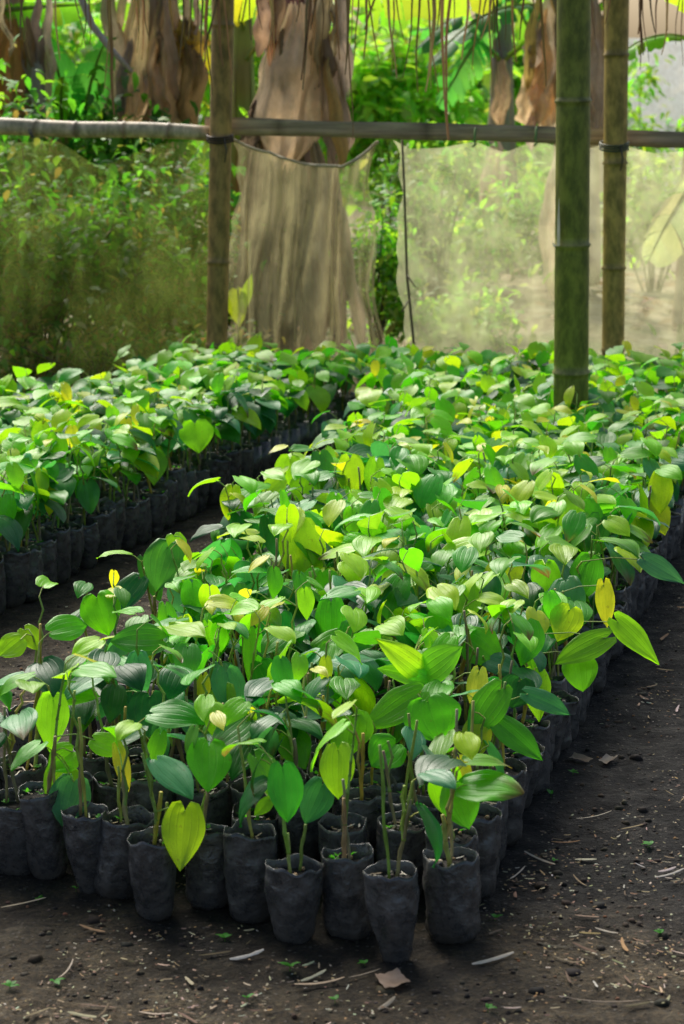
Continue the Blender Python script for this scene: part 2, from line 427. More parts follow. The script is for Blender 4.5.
for i in range(13):
    for j in range(46):
        x = -.94 + .325 * (.098 * j) - .098 * i; y = 5.70 + .098 * j + .03 * i
        if y > 8.6: x += (y - 8.6) * .35
        dx, dy = jitter(i, j, 50)
        x += dx; y += dy + (.045 if i % 2 else 0)
        if px_of(Vector((x, y, 0)))[1] > poly(LEFT_EDGE, px_of(Vector((x, y, 0)))[0]): continue
        q = px_of(Vector((x, y, .36)))
        if q[1] < poly(LEFT_BACK, q[0]): continue
        if y < 9.2 and -.165 * y - .6 < x < .165 * y: spots.append(('left', i, j, x, y))
POLES = [(at(571, 470, 7.8), .0625), (at(217, 400, 9.45), .046), (at(613, 400, 9.4), .0525)]
spots = [s for s in spots if all((Vector((s[3], s[4])) - p.xy).length > r + .055 for p, r in POLES)]
for k in range(len(spots) - 1, -1, -1):       # the two beds meet at the back: no two bags in one place
    b, i, j, x, y = spots[k]
    if b == 'left' and any(q[0] == 'right' and (q[3] - x) ** 2 + (q[4] - y) ** 2 < .009 for q in spots): spots.pop(k)
def size_rank(s):
    b, i, j, x, y = s
    r = y
    if b == 'left': r += .75 * min(i, 3) - 2.2 if i < 3 else .3
    else: r -= .35 * (j < 2) + .3 * (i < 2)
    if abs(x) > .158 * y + .06: r += 50
    return r
spots.sort(key=size_rank)
near, rest = spots[:300], spots[300:]

# ------------------------------------------------------------------ leaves that stand out: base px, tip px, width px, colour, height (or ('Y', y))
HERO = [
 ((185, 811), (180, 869), 43, 'L', ('Y', 3.74)), ((338, 750), (337, 797), 34, 'L', ('Y', 3.78)), ((322, 785), (306, 822), 32, 'T', ('Y', 3.80)),
 ((455, 789), (469, 827), 38, 'M', ('Y', 3.70)), ((428, 702), (440, 740), 54, 'M', ('Y', 4.00)), ((418, 694), (367, 726), 34, 'M', ('Y', 4.05)),
 ((500, 724), (542, 758), 31, 'M', ('Y', 4.02)), ((528, 694), (570, 712), 22, 'T', .31), ((520, 681), (512, 707), 38, 'D', .31),
 ((424, 674), (379, 639), 30, 'L', .34), ((424, 674), (459, 647), 34, 'L', .34), ((479, 672), (474, 709), 20, 'G', .31),
 ((417, 680), (420, 700), 15, 'G', .31), ((618, 622), (660, 661), 28, 'L', .33), ((606, 638), (556, 661), 27, 'M', .33),
 ((578, 656), (583, 690), 33, 'M', .28), ((570, 610), (558, 640), 34, 'L', .35), ((604, 585), (607, 626), 18, 'Y', .36),
 ((468, 637), (500, 662), 42, 'M', .31), ((298, 528), (309, 590), 46, 'L', .37), ((168, 547), (156, 590), 40, 'M', .36),
 ((174, 536), (178, 556), 21, 'L', .38), ((97, 598), (108, 634), 40, 'M', .36), ((53, 700), (50, 750), 34, 'L', ('Y', 4.02)),
 ((72, 752), (48, 770), 34, 'L', ('Y', 4.0)), ((70, 770), (45, 792), 34, 'L', ('Y', 3.98)), ((74, 782), (62, 824), 40, 'T', ('Y', 3.94)),
 ((118, 748), (128, 790), 15, 'Y', ('Y', 3.92)), ((352, 716), (345, 757), 48, 'M', ('Y', 4.02)), ((545, 565), (547, 600), 31, 'M', .35),
 ((545, 450), (547, 481), 19, 'L', .36), ((661, 476), (660, 512), 23, 'L', .36), ((350, 460), (352, 498), 28, 'L', .37),
 ((376, 462), (372, 495), 20, 'L', .37), ((195, 424), (199, 452), 34, 'M', .33), ((337, 381), (337, 405), 18, 'L', .33),
 ((512, 566), (508, 588), 27, 'Y', .35), ((331, 603), (331, 655), 31, 'M', .34), ((470, 585), (468, 622), 25, 'L', .36),
 ((250, 634), (249, 684), 14, 'M', .34), ((155, 634), (146, 664), 17, 'Y', .35), ((203, 677), (204, 707), 15, 'Y', .31),
 ((160, 640), (112, 640), 34, 'M', .36), ((55, 692), (98, 695), 24, 'L', ('Y', 4.15)), ((95, 740), (122, 752), 24, 'L', ('Y', 3.95)),
 ((150, 697), (147, 736), 44, 'D', ('Y', 4.15)), ((160, 735), (150, 770), 18, 'L', ('Y', 3.95)), ((178, 745), (212, 738), 20, 'Y', ('Y', 3.9)),
 ((460, 760), (473, 790), 15, 'Y', ('Y', 3.85)), ((268, 785), (255, 790), 10, 'L', ('Y', 3.72)), ((270, 800), (255, 815), 13, 'L', ('Y', 3.72)),
 ((145, 560), (160, 600), 20, 'D', .3), ((645, 560), (684, 582), 24, 'T', .36), ((455, 412), (458, 452), 24, 'L', .37), ((373, 395), (386, 408), 16, 'L', .38),
 ((395, 745), (372, 765), 40, 'M', ('Y', 3.95)), ((500, 690), (470, 735), 34, 'M', ('Y', 4.05)), ((290, 735), (305, 768), 34, 'M', ('Y', 4.0)),
 ((590, 560), (580, 600), 32, 'M', .35), ((600, 520), (590, 560), 30, 'M', .34), ((280, 480), (262, 500), 22, 'L', .37), ((307, 478), (300, 505), 30, 'M', .37),
 ((225, 545), (238, 578), 26, 'M', .35), ((430, 680), (380, 668), 22, 'L', .33), ((20, 640), (0, 655), 26, 'L', .34), ((25, 630), (40, 650), 22, 'L', .34),
]
hero_of = {}; HEROSEEN = []
for hl in HERO:
    (bx, by), (tx, ty), w, c, h = hl
    if isinstance(h, tuple): B = at(bx, by, h[1])
    else: B = at_h(bx, by, h)
    T = at(tx, ty, B.y - .012 - .0007 * abs(ty - by))
    dep = B.y * math.cos(PITCH) + (H - B.z) * math.sin(PITCH)
    best = min(range(len(near)), key=lambda q: (near[q][3] - B.x) ** 2 + (near[q][4] - B.y - .02) ** 2)
    if math.hypot(near[best][3] - B.x, near[best][4] - B.y) > (.095 if bx < 300 else .17): continue
    HEROSEEN.append(((bx + tx) / 2, (by + ty) / 2, .42 * max(w, math.hypot(bx - tx, by - ty)), B.y))
    hero_of.setdefault(best, []).append((B, T, w / F * dep, c))

GREENST = [(.30, .45, .07), (.40, .50, .09), (.26, .38, .08), (.48, .50, .12)]
WOODY = [(.30, .24, .14), (.40, .32, .16), (.30, .27, .18), (.60, .42, .08), (.44, .48, .12)]
def grow(rg, h, edge, heroes, root, near_cam=True, mbs=None, off=None):
    """stem(s), shoots and leaves of one seedling around its bag's axis; returns three gatherers"""
    cut, sho, fol = mbs or (MB(), MB(), MB())
    ms = 1 if mbs else 0                       # material slots used by the far mass
    off = off or Vector((0, 0, 0))
    zs = h - .022
    x0, y0 = rg.uniform(-.012, .012), rg.uniform(-.012, .012)
    # the planted cutting: a short jointed piece, cut off square
    wc = jit(rg.choice(WOODY), rg); Lc = rg.uniform(.07, .19)
    lean = Vector((rg.uniform(-.2, .2), rg.uniform(-.2, .2), 1)).normalized()
    pts, rads, tts = [], [], []
    n = 8 if near_cam else 3; r = rg.uniform(.0026, .0042)
    for q in range(n + 1):
        t = q / n; pts.append(off + Vector((x0, y0, zs)) + lean * (Lc * t) + Vector((nz(q * .5, x0 * 99) * .003, 0, 0)))
        rads.append(r * (1.32 if q in (3, 6) else 1.0) * (1 - .12 * t)); tts.append(jit(wc, rg, .1) if q not in (3, 6) else tuple(x * .75 for x in wc))
    tube(cut, pts, rads, 7 if near_cam else 4, tints=tts, m=ms)
    if near_cam and rg.random() < .65:         # a second bare cutting beside it
        q0 = off + Vector((-x0 + rg.uniform(-.012, .012), -y0 + rg.uniform(-.012, .012), zs)); L2 = rg.uniform(.08, .25); l2 = Vector((rg.uniform(-.16, .16), rg.uniform(-.16, .16), 1)).normalized(); c2 = jit(rg.choice(WOODY + GREENST), rg)
        ks = [q / 9 for q in range(10)]
        tube(cut, [q0 + l2 * (L2 * t) + Vector((.004 * nz(t * 3, x0 * 77), .004 * nz(t * 3, y0 * 77), 0)) for t in ks], [.0027 * (1.4 if q in (3, 6) else 1) for q in range(10)], 7, tints=[tuple(x * (.7 if q in (3, 6) else 1) for x in c2) for q in range(10)], m=ms)
    # the shoot: zig-zag, rising past the cutting
    node_pts, shoots, reach = [], [], {}
    for sidx in range(1 if rg.random() < .72 or not near_cam else 2):
        start = pts[rg.randint(2, 5) if near_cam else 1]
        top = rg.uniform(.335, .43) if near_cam else rg.uniform(.30, .385)
        az = rg.uniform(0, 6.28); nn = rg.randint(6, 8)
        p = start.copy(); sp, sr = [p.copy()], [.0034]
        tgt = off + Vector((x0 + math.cos(az) * rg.uniform(.01, .05), y0 + math.sin(az) * rg.uniform(.01, .05), top))
        for q in range(1, nn + 1):
            t = q / nn
            zz = .0045 * (1 if q % 2 else -1)
            p = start.lerp(tgt, t) + Vector((math.cos(az + 1.57) * zz, math.sin(az + 1.57) * zz, .01 * math.sin(math.pi * t)))
            sp.append(p); sr.append(.0032 - .0013 * t)
            node_pts.append((p, t, az + (0 if q % 2 else math.pi) + rg.uniform(-.7, .7)))
        gs = jit(rg.choice(GREENST), rg)
        for q_ in range(len(node_pts) - nn, len(node_pts)): node_pts[q_] = node_pts[q_] + (len(shoots),)
        shoots.append((sp, sr, gs))
    # leaves, alternate along the shoot
    mood = rg.random()
    lv = [q for q in node_pts if q[0].z - off.z > (.24 if near_cam else .24)]
    rg.shuffle(lv)
    lv = lv[:rg.randint(3, 5) if edge else rg.randint(5, 6)]
    if heroes: lv = lv[:max(2, 4 - len(heroes))]
    for (p, t, az, si) in lv:
        young = t > .8
        x = rg.random()
        if young: code = 'L' if x < .54 else ('Y' if x < .64 else 'M')
        else: code = 'D' if x < .32 else 'T' if x < .58 else 'M' if x < .90 else 'L' if x < .99 else 'Y'
        tint = pick(code, rg)
        L = (rg.uniform(.072, .108) if root.y < 4.9 else rg.uniform(.088, .132)) * (.78 if young else 1.0); W = L * rg.uniform(.62, .88)
        if code in 'Y': L *= .8; W = L * rg.uniform(.45, .6)
        if rg.random() < .35: az = -1.57 + rg.uniform(-1.0, 1.0)
        pet = p + Vector((math.cos(az) * .028, math.sin(az) * .028, .018)) * rg.uniform(.7, 1.3)
        pitch = rg.choice([rg.uniform(-.2, .3), rg.uniform(-.15, .35), rg.uniform(.2, .6), rg.uniform(.6, 1.3)])
        d = Vector((math.cos(az) * math.cos(pitch), math.sin(az) * math.cos(pitch) - .12, -math.sin(pitch)))
        up = Vector((math.cos(az) * math.sin(pitch), math.sin(az) * math.sin(pitch), math.cos(pitch))) + Vector((rg.uniform(-.45, .45), rg.uniform(-.45, .45), 0))
        if near_cam:
            cx, cy = px_of(root + pet + d.normalized() * (L * .5)); yy = root.y + pet.y; lp = L * F / yy * .1
            if any(yy < hy + .03 and (cx - hx) ** 2 + (cy - hy_) ** 2 < (hr + lp) ** 2 for hx, hy_, hr, hy in HEROSEEN): continue
        reach[si] = max(reach.get(si, 0), t)
        tube(sho, [p, p.lerp(pet, .55) + Vector((0, 0, .003)), pet], [.0013, .0011, .0012], 4, jit((.38, .50, .10), rg), m=ms, cap=False)
        tipc = (.20, .13, .05) if rg.random() < .09 else None
        leaf(fol, pet, d, up, L, W, rg.uniform(.2, 1.0), rg.uniform(.0, .26), tint, 6 if near_cam else 2, 9 if near_cam else 5, rg.uniform(.13, .22), rg.uniform(.0, .010), rg.uniform(0, 50), m=2 if mbs else 0, tipc=tipc, twist=rg.uniform(-.6, .6))
    for (B, T, w, c) in heroes:
        b = B - root; t = T - root; d = t - b
        nd = min(node_pts, key=lambda q: (q[0] - b - Vector((0, 0, -.02))).length); src = nd[0]; reach[nd[3]] = max(reach.get(nd[3], 0), nd[1])
        tube(sho, [src, src.lerp(b, .5) + Vector((0, 0, .008)), b], [.0015, .0012, .0013], 5, jit((.38, .50, .10), rg), cap=False)
        up = Vector((rg.uniform(-.25, .25), -.75, .66))
        leaf(fol, b, d, up, d.length * 1.04, w * 1.04, rg.uniform(.1, .35), rg.uniform(.08, .28), pick(c, rg), 6, 10, .19, .010, rg.uniform(0, 50))
    for si, (sp, sr, gs) in enumerate(shoots):
        last = max(2, min(len(sp) - 1, int(round(reach.get(si, .45) * (len(sp) - 1)))))
        sp, sr = sp[:last + 1], sr[:last + 1]
        if near_cam:
            fp, fr, ft = [], [], []
            for q in range(len(sp) - 1):
                for e in (0, .12, .88):
                    fp.append(sp[q].lerp(sp[q + 1], e)); fr.append(lerp(sr[q], sr[q + 1], e) * (1.35 if e == 0 else 1)); ft.append(gs if e else tuple(x * .8 for x in gs))
            fp.append(sp[-1]); fr.append(sr[-1]); ft.append(gs)
            tube(sho, fp, fr, 6, tints=ft, m=ms)
        else: tube(sho, sp[::2] if len(sp) > 3 else sp, sr[::2] if len(sp) > 3 else sr, 4, gs, m=ms)
    return cut, sho, fol

ORD = 'first second third fourth fifth sixth seventh eighth ninth tenth eleventh twelfth thirteenth fourteenth fifteenth sixteenth seventeenth eighteenth nineteenth twentieth'.split()
ORD += ['twenty-' + o for o in ORD[:9]] + ['thirtieth'] + ['thirty-' + o for o in ORD[:9]] + ['fortieth'] + ['forty-' + o for o in ORD[:9]] + ['fiftieth'] + ['fifty-' + o for o in ORD[:9]]
CN = {'L': 'lime', 'Y': 'yellow', 'M': 'mid-green', 'D': 'dark', 'T': 'blue-green', 'G': 'golden'}
FRONT_LABEL = {0: 'at the front right corner of the right bed, in a taut slit-topped bag'}
def seed_label(bed, i, j, heroes):
    lead = 'seedling'
    if heroes:
        big = max(heroes, key=lambda q: q[2] * (1.5 if q[3] in 'LYG' else 1))
        lead = 'seedling with a %s heart leaf,' % CN[big[3]] if bed == 'right' else 'seedling with a %s leaf,' % CN[big[3]]
    if bed == 'right':
        if j == 0: return '%s %s bag from the right, front row, right bed' % (lead, ORD[i])
        if i == 0: return '%s %s bag back along the right bed\'s outer right edge' % (lead, ORD[j])
        return '%s %s bag from right, %s row back, right bed' % (lead, ORD[i], ORD[j])
    if i == 0: return '%s %s bag back along the left bed\'s path edge' % (lead, ORD[j])
    return '%s %s bag in from the path, %s back, left bed' % (lead, ORD[i], ORD[j])

for k, (bed, i, j, x, y) in enumerate(near):
    rg = random.Random(5000 + k)
    v = rg.randrange(10)
    if bed == 'right' and j == 0: v = [1, 4, 2, 0, 5, 9, 8, 2, 4, 3, 6, 1][i]
    me, h, r0 = BAGS[v]
    heroes = hero_of.get(k, [])
    root_loc = Vector((x, y, ground_z(x, y) - .003))
    root = empty('potted_seedling', root_loc, 0, label=seed_label(bed, i, j, heroes), cat='seedling', group='bagged seedlings packed in the %s bed' % bed)
    b = link('grow_bag', me, root)
    rz = rg.uniform(0, 6.28)
    if bed == 'right' and (j == 0 or i == 0): rz = rg.uniform(-.4, .4)
    b.rotation_euler = (rg.uniform(-.10, .10), rg.uniform(-.10, .10), rz)
    if j == 0 and bed == 'right': b.rotation_euler.x = rg.uniform(-.02, .10)
    s = rg.uniform(.95, 1.07) * (.93 if j == 0 else 1); b.scale = (s, s, rg.uniform(.93, 1.08))
    so = link('soil', SOILS[rg.randrange(10)], b, (0, 0, h - rg.uniform(.014, .026))); so.rotation_euler.z = rg.uniform(0, 6.28)
    edge = bed == 'right' and j < 3
    cut, sho, fol = grow(rg, h, edge and rg.random() < .3, heroes, root_loc)
    link('cutting', cut.mesh('cutting', [STEM]), root)
    link('shoot', sho.mesh('shoot', [STEM]), root)
    link('foliage', fol.mesh('foliage', [LEAF]), root)

mass = MB(); mass.mats = [BAG, STEM, LEAF, SOIL]
for k, (bed, i, j, x, y) in enumerate(rest):
    rg = random.Random(9000 + k)
    o = Vector((x, y, ground_z(x, y) - .003)); h = rg.uniform(.14, .16)
    n = 12; vs, fs = [], []; ph = rg.uniform(0, 1); tb = rg.uniform(.7, 1.0)
    for z, q in ((0, .82 * tb), (.02, lerp(tb, 1, .3)), (h * .5, 1.02), (h, 1.0), (h - .02, .93)):
        for a_ in range(n):
            a = 2 * math.pi * a_ / n + ph; rr = .047 * q * (1 + .08 * nz(math.cos(a) * 2 + k, math.sin(a) * 2, z * 20))
            vs.append(o + Vector((math.cos(a) * rr, math.sin(a) * rr, z)))
    for q in range(4):
        for a_ in range(n):
            a, b = q * n + a_, q * n + (a_ + 1) % n
            fs.append((a, b, b + n, a + n))
    mass.add(vs, fs, (1, 1, 1), None, 0)
    mass.add([o + Vector((math.cos(6.283 * a / 8) * .045, math.sin(6.283 * a / 8) * .045, h - .018)) for a in range(8)], [tuple(range(8))], (1, 1, 1), None, 3)
    grow(rg, h, False, [], o, False, (mass, mass, mass), o)
mo = link('seedling_mass', mass.mesh('seedling_mass')); tag(mo, 'seedlings packed in the far parts of both beds', None, None, 'stuff')

# ------------------------------------------------------------------ litter on the earth
def in_bed(x, y):
    return any((s[3] - x) ** 2 + (s[4] - y) ** 2 < .0036 for s in spots)
bedcells = set()
for s in spots:
    for dx in (-1, 0, 1):
        for dy in (-1, 0, 1): bedcells.add((int(s[3] // .05) + dx, int(s[4] // .05) + dy))
def free(x, y): return (int(x // .05), int(y // .05)) not in bedcells
STRAW = [(.42, .36, .25), (.30, .25, .16), (.50, .46, .35), (.26, .20, .12), (.14, .10, .065), (.16, .12, .07), (.24, .17, .11), (.34, .22, .11)]
lit = MB(); rg = random.Random(21)
cnt = 0
while cnt < 5600:
    y = rg.uniform(3.0, 9.3) if rg.random() < .6 else rg.uniform(3.0, 4.6)
    x = rg.uniform(-.17 * y - .2, .17 * y + .45)
    if not free(x, y): continue
    if 1.5 * nz(x * 2.6, y * 2.6, 3) + .8 * nz(x * 8, y * 8, 5) + .15 < rg.uniform(-.35, .5): continue
    big = rg.random() < .035
    L = rg.uniform(.028, .06) if big else rg.uniform(.003, .010) * rg.choice([1, 1, 1, 1, 1, 2.4]); w = rg.uniform(.004, .008) if big else rg.uniform(.0014, .0048)
    strip(lit, Vector((x, y, ground_z(x, y) + .005)), rg.uniform(0, 6.28), L, w, rg, jit(rg.choice(STRAW), rg), 0)
    cnt += 1
tag(link('straw_litter', lit.mesh('straw_litter', [CHIP])), 'bits of straw and dry stalk strewn over dark earth', None, None, 'stuff')
peb = MB(); cnt = 0
while cnt < 1500:
    y = rg.uniform(3.0, 6.5) if rg.random() < .8 else rg.uniform(3, 9.3); x = rg.uniform(-.17 * y - .2, .17 * y + .45)
    if not free(x, y): continue
    s = rg.uniform(.0015, .0045) if rg.random() < .95 else rg.uniform(.005, .008)
    blob(peb, Vector((x, y, ground_z(x, y) + s * .1)), s, rg, jit(rg.choice([(.03, .024, .018), (.05, .038, .025), (.20, .11, .05), (.12, .09, .06), (.07, .06, .05)]), rg), 0)
    cnt += 1
for q in range(1700):                          # crumbs and clods of the same soil
    y = rg.uniform(3.0, 5.6); x = rg.uniform(-.17 * y - .2, .17 * y + .45)
    if not free(x, y) or nz(x * 3, y * 3, 8) + .2 < rg.uniform(-.3, .3): continue
    s = rg.uniform(.004, .008) if rg.random() < .85 else rg.uniform(.008, .016)
    blob(peb, Vector((x, y, ground_z(x, y) - s * .15)), s, rg, jit(rg.choice([(.022, .018, .013), (.034, .027, .018), (.014, .012, .010), (.05, .04, .026)]), rg), 0)
tag(link('gravel', peb.mesh('gravel', [CHIP])), 'small stones and soil crumbs scattered over the earth', None, None, 'stuff')

def straw_thing(px0, py0, px1, py1, w, tint, label, name='straw_piece', cat='straw', group='larger straws lying on the earth'):
    a, b = at_h(px0, py0, .004), at_h(px1, py1, .004)
    c = (a + b) * .5; m_ = MB(); d = b - a
    strip(m_, Vector((0, 0, 0)), math.atan2(d.y, d.x), d.length, w * .62, rg, tint, 0, 0.02)
    o = link(name, m_.mesh(name, [CHIP]), None, (c.x, c.y, ground_z(c.x, c.y) + .007)); tag(o, label, cat, group)
straw_thing(471, 966, 513, 955, .012, (.55, .48, .38), 'broad pale straw below the tall corner bag')
straw_thing(525, 852, 556, 866, .008, (.5, .43, .34), 'forked straw right of the front bags')
straw_thing(230, 962, 264, 953, .012, (.58, .54, .48), 'whitish flat husk in front of the middle bags')
straw_thing(295, 988, 345, 982, .012, (.42, .32, .22), 'brown stalk lying left of the square leaf scrap')
straw_thing(0, 908, 45, 899, .008, (.5, .4, .28), 'long dry stalk at the lower left below the bags')
straw_thing(558, 1000, 640, 1006, .004, (.3, .24, .18), 'thin dark twig at the bottom right corner')
straw_thing(577, 822, 612, 815, .005, (.56, .5, .4), 'slim straight straw on black earth beside the right bed')
straw_thing(510, 880, 525, 868, .006, (.5, .42, .32), 'short straw leaning toward the front bags at right')
straw_thing(655, 878, 684, 870, .008, (.55, .5, .42), 'pale straw at the right edge of the bare earth')
straw_thing(348, 978, 380, 970, .004, (.4, .33, .25), 'thin stalk touching the square leaf scrap')
straw_thing(60, 980, 75, 962, .005, (.45, .38, .3), 'small upright straw at the lower left')
straw_thing(595, 928, 618, 934, .006, (.5, .44, .36), 'bent straw in the middle of the right-hand earth')
def scrap(px, py, sx, sy, rz, tint, label, name='dry_leaf_scrap'):
    c = at_h(px, py, .004); m_ = MB(); N = 6; vs, fs = [], []
    for i in range(N + 1):
        for j in range(N + 1):
            u, v = i / N - .5, j / N - .5
            e = 1 + .22 * nz(u * 4 + px, v * 4)
            vs.append(Vector((u * sx * e, v * sy * e, .006 * nz(u * 3 + px, v * 3 + py) + .02 * u * u)))
    for i in range(N):
        for j in range(N):
            a = i * (N + 1) + j; fs.append((a, a + N + 1, a + N + 2, a + 1))
    m_.add(vs, fs, tint)
    o = link(name, m_.mesh(name, [DRY]), None, (c.x, c.y, ground_z(c.x, c.y) + .008)); o.rotation_euler.z = rz; tag(o, label, 'dry leaf')
scrap(391, 981, .046, .062, .35, (.55, .40, .30), 'square pinkish scrap of dry leaf below the tapered corner bag')
scrap(608, 762, .024, .055, -.5, (.42, .36, .30), 'grey curled dry leaf on black earth beside the right bed')
scrap(580, 762, .03, .05, .9, (.36, .29, .22), 'crumpled brown dry leaf at the foot of the right bed bags')
scrap(160, 632, .04, .05, .3, (.45, .33, .22), 'brown dry leaf on the path between the beds')

# tiny weeds
def weed_mesh(k):
    r2 = random.Random(k); m_ = MB()
    for q in range(r2.randint(3, 6)):
        a = r2.uniform(0, 6.28); L = r2.uniform(.010, .020)
        b = Vector((0, 0, .006)); d = Vector((math.cos(a), math.sin(a), r2.uniform(.2, .9)))
        tube(m_, [Vector((0, 0, -.003)), b], [.0008, .0006], 4, (.1, .25, .03), cap=False)
        leaf(m_, b, d, Vector((0, 0, 1)), L, L * .6, .5, .1, jit((.07, .36, .03), r2), 2, 4, .02, 0, q)
    return m_.mesh('weed_sprout', [BGLEAF])
WEEDS = [weed_mesh(k) for k in range(4)]
WSPOT = [(290, 972, 'bright weed sprout below the front row, left of the square leaf scrap'), (365, 963, 'tiny weed sprout at the foot of the tapered corner bag'), (38, 897, 'weed sprout at lower left below the bags'),
         (76, 890, 'weed sprout close under the second bags from left'), (130, 888, 'pale weed sprout under the leaning front bag at left'), (225, 940, 'small weed sprout on earth below the middle front bags'),
         (495, 921, 'weed sprout at the foot of the right corner bags'), (551, 797, 'bluish weed sprout beside the right edge bags'), (573, 775, 'low weed sprout among dry leaves by the right bed'),
         (650, 845, 'weed sprout on the bare black earth at right'), (335, 1003, 'weed sprout at the bottom edge near the middle'), (247, 1000, 'weed sprout at the bottom edge left of the middle'),
         (10, 985, 'weed sprout in the bottom left corner'), (55, 980, 'tiny weed sprout near the bottom left corner'), (488, 1008, 'weed sprout at the bottom edge under the corner bag'),
         (554, 860, 'tiny weed sprout beside the forked straw'), (660, 932, 'small weed sprout low on the right-hand earth')]
for q, (px, py, lb) in enumerate(WSPOT):
    c = at_h(px, py, .005)
    o = link('weed_sprout', WEEDS[q % 4], None, (c.x, c.y, ground_z(c.x, c.y) + .001)); o.rotation_euler.z = rg.uniform(0, 6); s = rg.uniform(.7, 1.2) * (1.5 if q in (0,) else 1); o.scale = (s, s, s)
    tag(o, lb, 'weed', 'weed sprouts on the bare earth')

# ------------------------------------------------------------------ bamboo posts and rails
def bamboo(mb, p0, p1, r0, r1, nodes, tint, node_tint, sides=20, wob=.0):
    L = (p1 - p0).length; pts, rads, tts = [], [], []
    cuts = sorted(nodes); ts = [0.0]
    for c in cuts: ts += [c - .022 / L, c - .008 / L, c - .003 / L, c + .003 / L, c + .010 / L, c + .028 / L]
    ts += [q / 24 for q in range(1, 25)]
    ts = sorted(set(max(0, min(1, t)) for t in ts))
    ax = (p1 - p0).normalized(); _, s, u = frame_of(ax)
    for t in ts:
        r = lerp(r0, r1, t); c = tint
        for q in cuts:
            dz = (t - q) * L
            if abs(dz) < .0035: r *= 1.09; c = node_tint
            elif abs(dz) < .012: r *= .985; c = tuple(lerp(tint[e], node_tint[e], .5) for e in range(3))
            elif 0 < dz < .03: c = tuple(tint[e] * 1.15 + .01 for e in range(3))
        pts.append(p0.lerp(p1, t) + s * (wob * nz(t * 3, r0 * 100)) + u * (wob * nz(t * 3, 5 + r0 * 100))); rads.append(r); tts.append(c)
    tube(mb, pts, rads, sides, tints=tts)
def at_top(px, py0, py1, Y):                   # foot on the ground below a point, head at the other
    return at(px[0], py0, Y), at(px[1], py1, Y)
def post(name, Y, bot, top, r0, r1, node_py, tint, ntint, label, extra=.55):
    b, t = at(bot[0], bot[1], Y), at(top[0], top[1], Y)
    d = (t - b); g0 = b - d * ((b.z + .06) / d.z) ; p1 = t + d.normalized() * extra
    L = (p1 - g0).length
    nodes = [ (at(bot[0], py, Y).z - g0.z) / (p1.z - g0.z) for py in node_py ]
    root = empty(name, (g0.x, g0.y, 0), label=label, cat='pole', group='bamboo poles of the shelter')
    m_ = MB(); bamboo(m_, g0 - Vector((g0.x, g0.y, 0)), p1 - Vector((g0.x, g0.y, 0)), r0, r1, nodes, tint, ntint)
    link('culm', m_.mesh('culm', [BAMBOO]), root)
    return root, g0, p1
dpx = lambda w, Y, py: w / F * (Y * math.cos(PITCH) + (H - at(342, py, Y).z) * math.sin(PITCH))
P1, a1, b1 = post('bamboo_pole', 7.8, (571, 395), (574, 0), dpx(17.8, 7.8, 390), dpx(16.6, 7.8, 0), [-140, 101, 245, 372, 480], (.25, .26, .035), (.33, .29, .09), 'thick dark green bamboo pole rising out of the right bed')
P2, a2, b2 = post('bamboo_pole', 9.45, (217, 335), (223, 0), dpx(10.5, 9.45, 330), dpx(11.5, 9.45, 0), [-90, 25, 138, 262, 345], (.42, .26, .075), (.36, .23, .08), 'brown wooden pole where the two rails meet at left')
P3, a3, b3 = post('bamboo_pole', 9.4, (613, 345), (617, 0), dpx(11, 9.4, 340), dpx(12.5, 9.4, 0), [-80, 55, 163, 268, 350], (.54, .37, .09), (.42, .29, .09), 'yellowish brown bamboo pole right of the thick green pole')
# a torn sheath at a joint of the thick pole
m_ = MB(); q = at(557, 246, 7.752) - Vector((a1.x, a1.y, 0))
m_.add([q + Vector(v) for v in ((0, 0, .0), (.009, -.010, .0), (.008, -.010, .08), (.003, -.006, .17), (-.001, 0, .09), (-.016, .012, .012), (-.012, .014, -.004))], [(0, 1, 2, 4), (4, 2, 3), (0, 5, 6)], (.62, .62, .52))
link('split_sheath', m_.mesh('split_sheath', [DRY]), P1)

def coil(mb, c, r, n, pitch, rad, tint, ax='z', ph=0):
    pts = []
    for q in range(n * 14 + 1):
        a = q / 14 * 2 * math.pi + ph
        pts.append(c + Vector((math.cos(a) * r, math.sin(a) * r, (q / 14 - n / 2) * pitch + .012 * math.sin(a))))
    tube(mb, pts, [rad] * len(pts), 5, tint)
for (root, g0, Y, px, py, r, lab) in ((P2, a2, 9.45, 220, 138, .056, 0), (P3, a3, 9.4, 614, 146, .060, 0)):
    m_ = MB(); c = at(px, py, Y) - Vector((g0.x, g0.y, 0)); c.y = g0.y * 0 + (at(px, py, Y).y - g0.y)
    coil(m_, c, r, 3, .011, .0045, (.07, .05, .03) if root is P2 else (.10, .12, .06))
    tube(m_, [c + Vector((.02, -r, 0)), c + Vector((.03, -r - .01, -.05)), c + Vector((.022, -r - .006, -.10))], [.004, .004, .003], 5, (.08, .07, .04))
    link('rope_tie', m_.mesh('rope_tie', [STEM]), root)

m_ = MB(); A, B = at(-190, 121, 9.52), at(213, 134, 9.50)
c = (A + B) / 2
bamboo(m_, A - c, B - c, .040, .032, [.12, .30, .42, .56, .66, .78, .89], (.62, .50, .32), (.34, .25, .15), 16, .022)
rail = empty('bamboo_rail', c, label='pale grey bamboo rail along the top of the left net', cat='rail')
link('culm', m_.mesh('culm', [BAMBOO]), rail)
m_ = MB(); coil(m_, at(33, 128, 9.52) - c, .036, 2, .008, .003, (.03, .06, .25)); link('cord_wrap', m_.mesh('cord_wrap', [STEM]), rail)
bpy.data.objects[-1] if False else None
# rotate the cord wrap round the rail's own axis
cw = [o for o in rail.children if o.name.startswith('cord_wrap')][0]
pv = at(33, 128, 9.52) - c
cw.matrix_local = Matrix.Translation(pv) @ Matrix.Rotation(R(90), 4, 'Y') @ Matrix.Translation(-pv)

